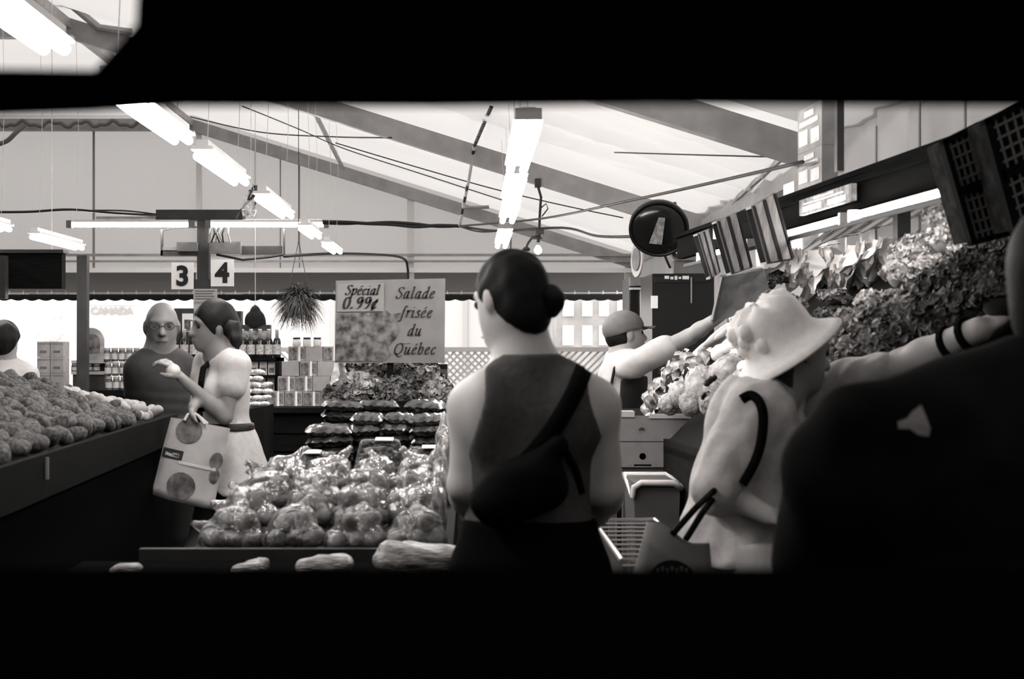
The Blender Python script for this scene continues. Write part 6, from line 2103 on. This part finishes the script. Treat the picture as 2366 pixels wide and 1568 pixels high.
ts = torso(neck, hip, shl, shr, fwd, 1.0, 1.0) + [cone(shr, Vector(shr).lerp(elb, .60), .056, .058, .03), cone(shl, Vector(shl).lerp(el2, .6), .056, .058, .03)]
pmesh('t_shirt', ts, M('t_shirt_white', .42, .8, .05, 25), WK, .009, off=.012, clip=lambda X, Yy, Z: np.maximum(Z - (neck.z + .0 + 5 * ((X - neck.x) ** 2 + (Yy - neck.y) ** 2)), .90 - Z),
      noise=lambda X, Yy, Z: .004 * wob(X * .6, Yy, Z, 50, 6))
ap = M('apron_black', .008, .8)
pmesh('apron', torso(neck, hip, shl, shr, fwd, 1.02, 1.02) + [cone(hip, hip - V3(0, 0, .5), .17, .19, .05)], ap, WK, .011, off=.024, clip=lambda X, Yy, Z: np.maximum(np.maximum(Z - P(0, 868, Y).z, .45 - Z), -((X - hip.x) * .94 + (Yy - hip.y) * .33) - .07))
MB().tube([P(1452, 826, Y - .06), P(1438, 828, Y - .13), P(1420, 850, Y - .15), P(1412, 890, Y - .12)], .008, 6).build('apron_strap', ap, WK)
MB().tube([P(1440, 826, Y), P(1465, 830, Y - .03), P(1480, 870, Y - .05)], .007, 6).build('apron_strap', ap, WK)
pmesh('trousers', legs(hip, fwd, 1.1, step=.08) + [torso(neck, hip, shl, shr, fwd)[0]], MATS['trousers_dark'], WK, .014, off=.013, clip=lambda X, Yy, Z: np.maximum(Z - .93, .05 - Z) + 0 * X + 0 * Yy)

# ---------------- woman in the white hat
Y = 4.05
k = Y / F
WH = thing('person', 'woman in white sun hat and loose pale blouse reaching to the vegetables', 'person', (P(1760, 0, Y).x, Y, 0))
hc = P(1838, 808, Y)
hf = V3(.93, .34, -.14)
fwd = V3(.90, .42, 0)
neck, hip = P(1795, 912, Y), V3(P(1728, 0, Y).x, Y, .90)
shr, shl = P(1742, 962, Y - .13), P(1838, 925, Y + .14)
elr_, wrr = P(1658, 1128, Y - .16), P(1775, 1190, Y - .22)
ell_, wrl = P(2088, 842, Y - .02), P(2262, 762, Y - .22)
b6 = head_prims(hc, hf, 1.0) + torso(neck, hip, shl, shr, fwd, 1.0, 1.0, 1.1) + [cone(neck - V3(0, 0, .02), hc - V3(.02, .0, .06), .054, .052, .04)]
b6 += arm(shr, elr_, wrr, 1.0) + arm(shl, ell_, wrl, 1.05, .048, .042, .034) + hand(wrr, (.85, -.1, -.25), (0, .3, -.8), .95, .7, 1) + hand(wrl, (.75, .1, .45), (.3, .3, -.8), 1.0, .55, 1) + legs(hip, fwd, 1.0, step=.1)
pmesh('body', b6, skin_l, WH, .0075)
eyes(hc, hf, 1.0, WH)
bl_ = M('blouse_pale', .46, .85, .12, 25, bump=.2, bscale=40)
blouse = torso(neck, hip, shl, shr, fwd, .98, 1.0, 1.1) + [cone(hip + V3(0, 0, .1), hip - V3(0, 0, .06), .15, .175, .05), cone(shr, Vector(shr).lerp(elr_, .5), .055, .066, .03), cone(Vector(shr).lerp(elr_, .5), Vector(shr).lerp(elr_, .98), .066, .070, .03), cone(shl, Vector(shl).lerp(ell_, .8), .056, .055, .04)]
blouse_o = pmesh('blouse', blouse, bl_, WH, .008, off=.010, clip=lambda X, Yy, Z: np.maximum(Z - (P(0, 918, Y).z + 4 * ((X - neck.x) ** 2 + (Yy - neck.y) ** 2)), .82 - Z),
      noise=lambda X, Yy, Z: .012 * wob(X, Yy, Z * .4, 38, 4) + .005 * wob(X, Yy, Z * .6, 90, 7))
pmesh('trousers', legs(hip, fwd, 1.2, step=.1) + [torso(neck, hip, shl, shr, fwd)[0]], M('trousers_pale', .42, .85, .1, 20), WH, .012, off=.03, clip=lambda X, Yy, Z: np.maximum(Z - .9, .08 - Z) + 0 * X + 0 * Yy,
      noise=lambda X, Yy, Z: .008 * wob(X, Yy, Z * .3, 40, 4))
pmesh('hair', [ell(hc + V3(-.02, -.01, .0), (.082, .105, .10), frame3(hf), .02), ell(hc + V3(-.055, -.02, -.085), (.065, .055, .075), frame3(hf), .03)], M('hair_grey', .04, .7, .3, 40), WH, .009, off=.003, clip=lambda X, Yy, Z: (X - hc.x) * .9 + .02 + 0 * Yy + 0 * Z)
# hat: soft crown with a crumpled top and a wide brim, tipped back
hu = V3(-.56, -.10, .82).normalized()
hx = V3(.82, -.05, .56)
hx = (hx - hu * hx.dot(hu)).normalized()
hy = hu.cross(hx)
bc = P(1818, 812, Y) + V3(0, 0, 0)
hatm = M('hat_white', .90, .75, .04, 40, bump=.1, bscale=150)
V, Fc = [], []
prof = [(.170, -.010), (.172, -.004), (.150, .010), (.125, .026), (.108, .045), (.106, .085), (.100, .125), (.090, .148), (.060, .162), (.02, .160), (.001, .158)]
n_ = 48
for i, (r0_, h0_) in enumerate(prof):
    for j in range(n_):
        a = 2 * math.pi * j / n_
        wv = (1 + .015 * math.sin(3 * a + 1)) if i < 3 else 1
        cr_ = .010 * math.sin(7 * a + i) * (1 if i > 5 else 0)
        V.append(bc + hx * (r0_ * wv * math.cos(a) * 1.02) + hy * (r0_ * wv * math.sin(a) * .95) + hu * (h0_ + cr_ + 0))
for i in range(len(prof) - 1):
    for j in range(n_):
        Fc.append((i * n_ + j, i * n_ + (j + 1) % n_, (i + 1) * n_ + (j + 1) % n_, (i + 1) * n_ + j))
ho = mesh('sun_hat', V, Fc, hatm, WH, True)
so = ho.modifiers.new('solid', 'SOLIDIFY')
so.thickness = .003
# ruffle of cloth petals at the back of the crown
for i in range(9):
    a = 2.2 + i * .24
    p = bc + hx * (.100 * math.cos(a)) + hy * (.096 * math.sin(a)) + hu * (.10 + .03 * math.sin(i * 2.1))
    V, Fc = blob((.022, .018, .024), 2, .12, 4, i)
    mesh('ruffle', V + np.array(p), Fc, hatm, WH, True)
# bracelets and straps
for tpos in (.62, .86):
    p = Vector(ell_).lerp(wrl, tpos)
    d = (Vector(wrl) - Vector(ell_)).normalized()
    u1 = d.orthogonal().normalized()
    u2 = d.cross(u1)
    MB().tube([p + u1 * (.043 * math.cos(a)) + u2 * (.043 * math.sin(a)) for a in np.linspace(0, 6.283, 15)[:-1]], .011, 6, closed=True).build('wrist_strap', bagm, WH)
ribbon('shoulder_strap', cloth_point(blouse_o), [(1712, 922), (1735, 912), (1755, 930), (1763, 965), (1758, 1020), (1742, 1070), (1715, 1118)], 22, bagm, WH, .006, Y - .2)
# grey carrier bag on her elbow
YC = Y - .40
cb_ = thing('carrier_bag', 'pale grey carrier bag with dark round emblem hanging on black straps', 'bag', P(1550, 1400, YC))
q4 = [P(1496, 1205, YC), P(1640, 1262, YC), P(1660, 1520, YC), P(1420, 1500, YC)]
front, back = [], []
for j in range(9):
    for i in range(9):
        s, v = i / 8, j / 8
        p = q4[0].lerp(q4[1], s).lerp(q4[3].lerp(q4[2], s), v) + V3(0, 0, .012 * math.sin(7 * s) * (1 - v))
        b_ = .05 * math.sin(math.pi * s) ** .6 * (.4 + .6 * v)
        front.append(p + V3(0, -b_, 0))
        back.append(p + V3(0, b_ + .01, 0))
grid = [(j * 9 + i, (j + 1) * 9 + i, (j + 1) * 9 + i + 1, j * 9 + i + 1) for j in range(8) for i in range(8)]
sides = [(j * 9, 81 + j * 9, 81 + (j + 1) * 9, (j + 1) * 9) for j in range(8)] + [(j * 9 + 8, (j + 1) * 9 + 8, 81 + (j + 1) * 9 + 8, 81 + j * 9 + 8) for j in range(8)] + [(72 + i, 81 + 72 + i, 81 + 73 + i, 73 + i) for i in range(8)]
mesh('sack', front + back, grid + [tuple(i + 81 for i in f)[::-1] for f in grid] + sides, M('carrier_grey', .20, .6, .1, 10), cb_, True)
ec = P(1552, 1352, YC - .055)
MB().lathe(ec, [(.065, 0), (.065, .004)], 28, (0, -1, 0)).build('emblem', black_plastic, cb_)
for i in range(7):
    MB().obox(ec + V3(-.036 + .012 * i, -.006, .040 + .004 * (i % 2)), (.0035, 0, 0), (0, .001, 0), (0, 0, .006)).build('pale_fleck', M('emblem_fleck', .2, .6), cb_)
for pa in ((P(1555, 1232, YC - .03), P(1610, 1170, YC + .05), P(1655, 1128, YC + .18), P(1690, 1120, YC + .22)), (P(1585, 1245, YC + .03), P(1622, 1185, YC + .09), P(1660, 1135, YC + .22), P(1695, 1122, YC + .25))):
    MB().tube(pa, .009, 6).build('strap', bagm, cb_)

# ---------------- shopper in a black jacket, elbow out, close by
Y = 2.25
BJ = thing('person', 'shopper in black jacket with bent arm standing close beside the hat', 'person', (P(2300, 0, Y).x, Y, 0))
hc = P(2490, 640, Y)
hf = V3(.75, .66, -.1)
fwd = V3(.55, .83, 0)
neck, hip = P(2465, 850, Y), V3(P(2310, 0, Y).x, Y + .03, .90)
shl, shr = P(2200, 968, Y + .02), P(2680, 960, Y + .05)
ell_, wrl = P(1935, 1085, Y + .06), P(1880, 1300, Y + .16)
elr_, wrr = P(2660, 1150, Y + .1), P(2600, 1220, Y + .3)
b7 = head_prims(hc, hf, 1.05) + torso(neck, hip, shl, shr, fwd, 1.1, 1.1) + [cone(neck - V3(0, 0, .03), hc - V3(.01, .0, .07), .062, .06, .04)] + arm(shl, ell_, wrl, 1.1) + arm(shr, elr_, wrr, 1.1)
b7 += hand(wrl, (.1, .5, -.8), (.8, 0, 0), 1.0, .6, 1) + hand(wrr, (-.2, .9, 0), (0, 0, -1), 1.0, .6, -1) + legs(hip, fwd, 1.15)
pmesh('body', b7, skin_m, BJ, .010)
eyes(hc, hf, 1.05, BJ)
pmesh('hair', [ell(hc + V3(-.01, -.01, .015), (.092, .115, .115), frame3(hf), .02), ell(hc + V3(-.05, -.05, -.06), (.07, .05, .07), frame3(hf), .03)], hair_d, BJ, .009, off=.004, clip=lambda X, Yy, Z: ((X - hc.x) * .75 + (Yy - hc.y) * .66) * .8 - (Z - hc.z) * .6 - .02)
jk_m = M('jacket_black', .008, .9, .3, 12, spec=.05)
jack = torso(neck, hip, shl, shr, fwd, 1.15, 1.15) + [cone(neck - V3(0, 0, .02), Vector(shl) + V3(0, 0, .0), .04, .05, .03), cone(shl, ell_, .072, .066, .05), cone(shl + V3(0, 0, .005), P(1975, 975, Y), .055, .045, .03), cone(ell_, wrl, .07, .055, .05), cone(shr, elr_, .085, .07, .05), cone(elr_, wrr, .07, .055, .05),
                                                       cone(Vector(shl) - V3(0, 0, .12), Vector(ell_) + V3(.10, 0, -.02), .09, .05, .05), cone(hip, hip - V3(0, 0, .22), .18, .2, .06), cone(Vector(ell_) + V3(.12, 0, -.06), V3(wrl[0] + .1, wrl[1], wrl[2]), .06, .06, .05)]
jo = pmesh('jacket', jack, jk_m, BJ, .010, off=.014, clip=lambda X, Yy, Z: np.maximum(Z - (neck.z + .03 + 3 * ((X - neck.x) ** 2 + (Yy - neck.y) ** 2)), .68 - Z), noise=lambda X, Yy, Z: .007 * wob(X, Yy, Z * .6, 35, 4))
pmesh('trousers', legs(hip, fwd, 1.2), MATS['trousers_black'], BJ, .014, off=.014, clip=lambda X, Yy, Z: np.maximum(Z - .9, .05 - Z) + 0 * X + 0 * Yy)

# added pale patch on the jacket, standing in for the see-through arm gap
bv = BVHTree.FromPolygons([jo.matrix_world @ v.co + (WL[jo.name] if jo.parent else Vector()) for v in jo.data.vertices], [tuple(p.vertices) for p in jo.data.polygons])


def on_cloth(px, py):
    d = (P(px, py, 1.0) - Vector((0, 0, CH))).normalized()
    h = bv.ray_cast(Vector((0, 0, CH)), d)
    return (h[0] if h[0] is not None else P(px, py, 2.05)) - d * .004


star = [(2128, 935), (2140, 962), (2150, 990), (2146, 1008), (2122, 1004), (2102, 990), (2076, 990), (2074, 974), (2096, 966), (2108, 950)]
V = [on_cloth(2115, 976)] + [on_cloth(*q_) for q_ in star]
mesh('gap_patch', V, [(0, 1 + i, 1 + (i + 1) % len(star)) for i in range(len(star))], M('gap_pale', .30, .8), BJ)
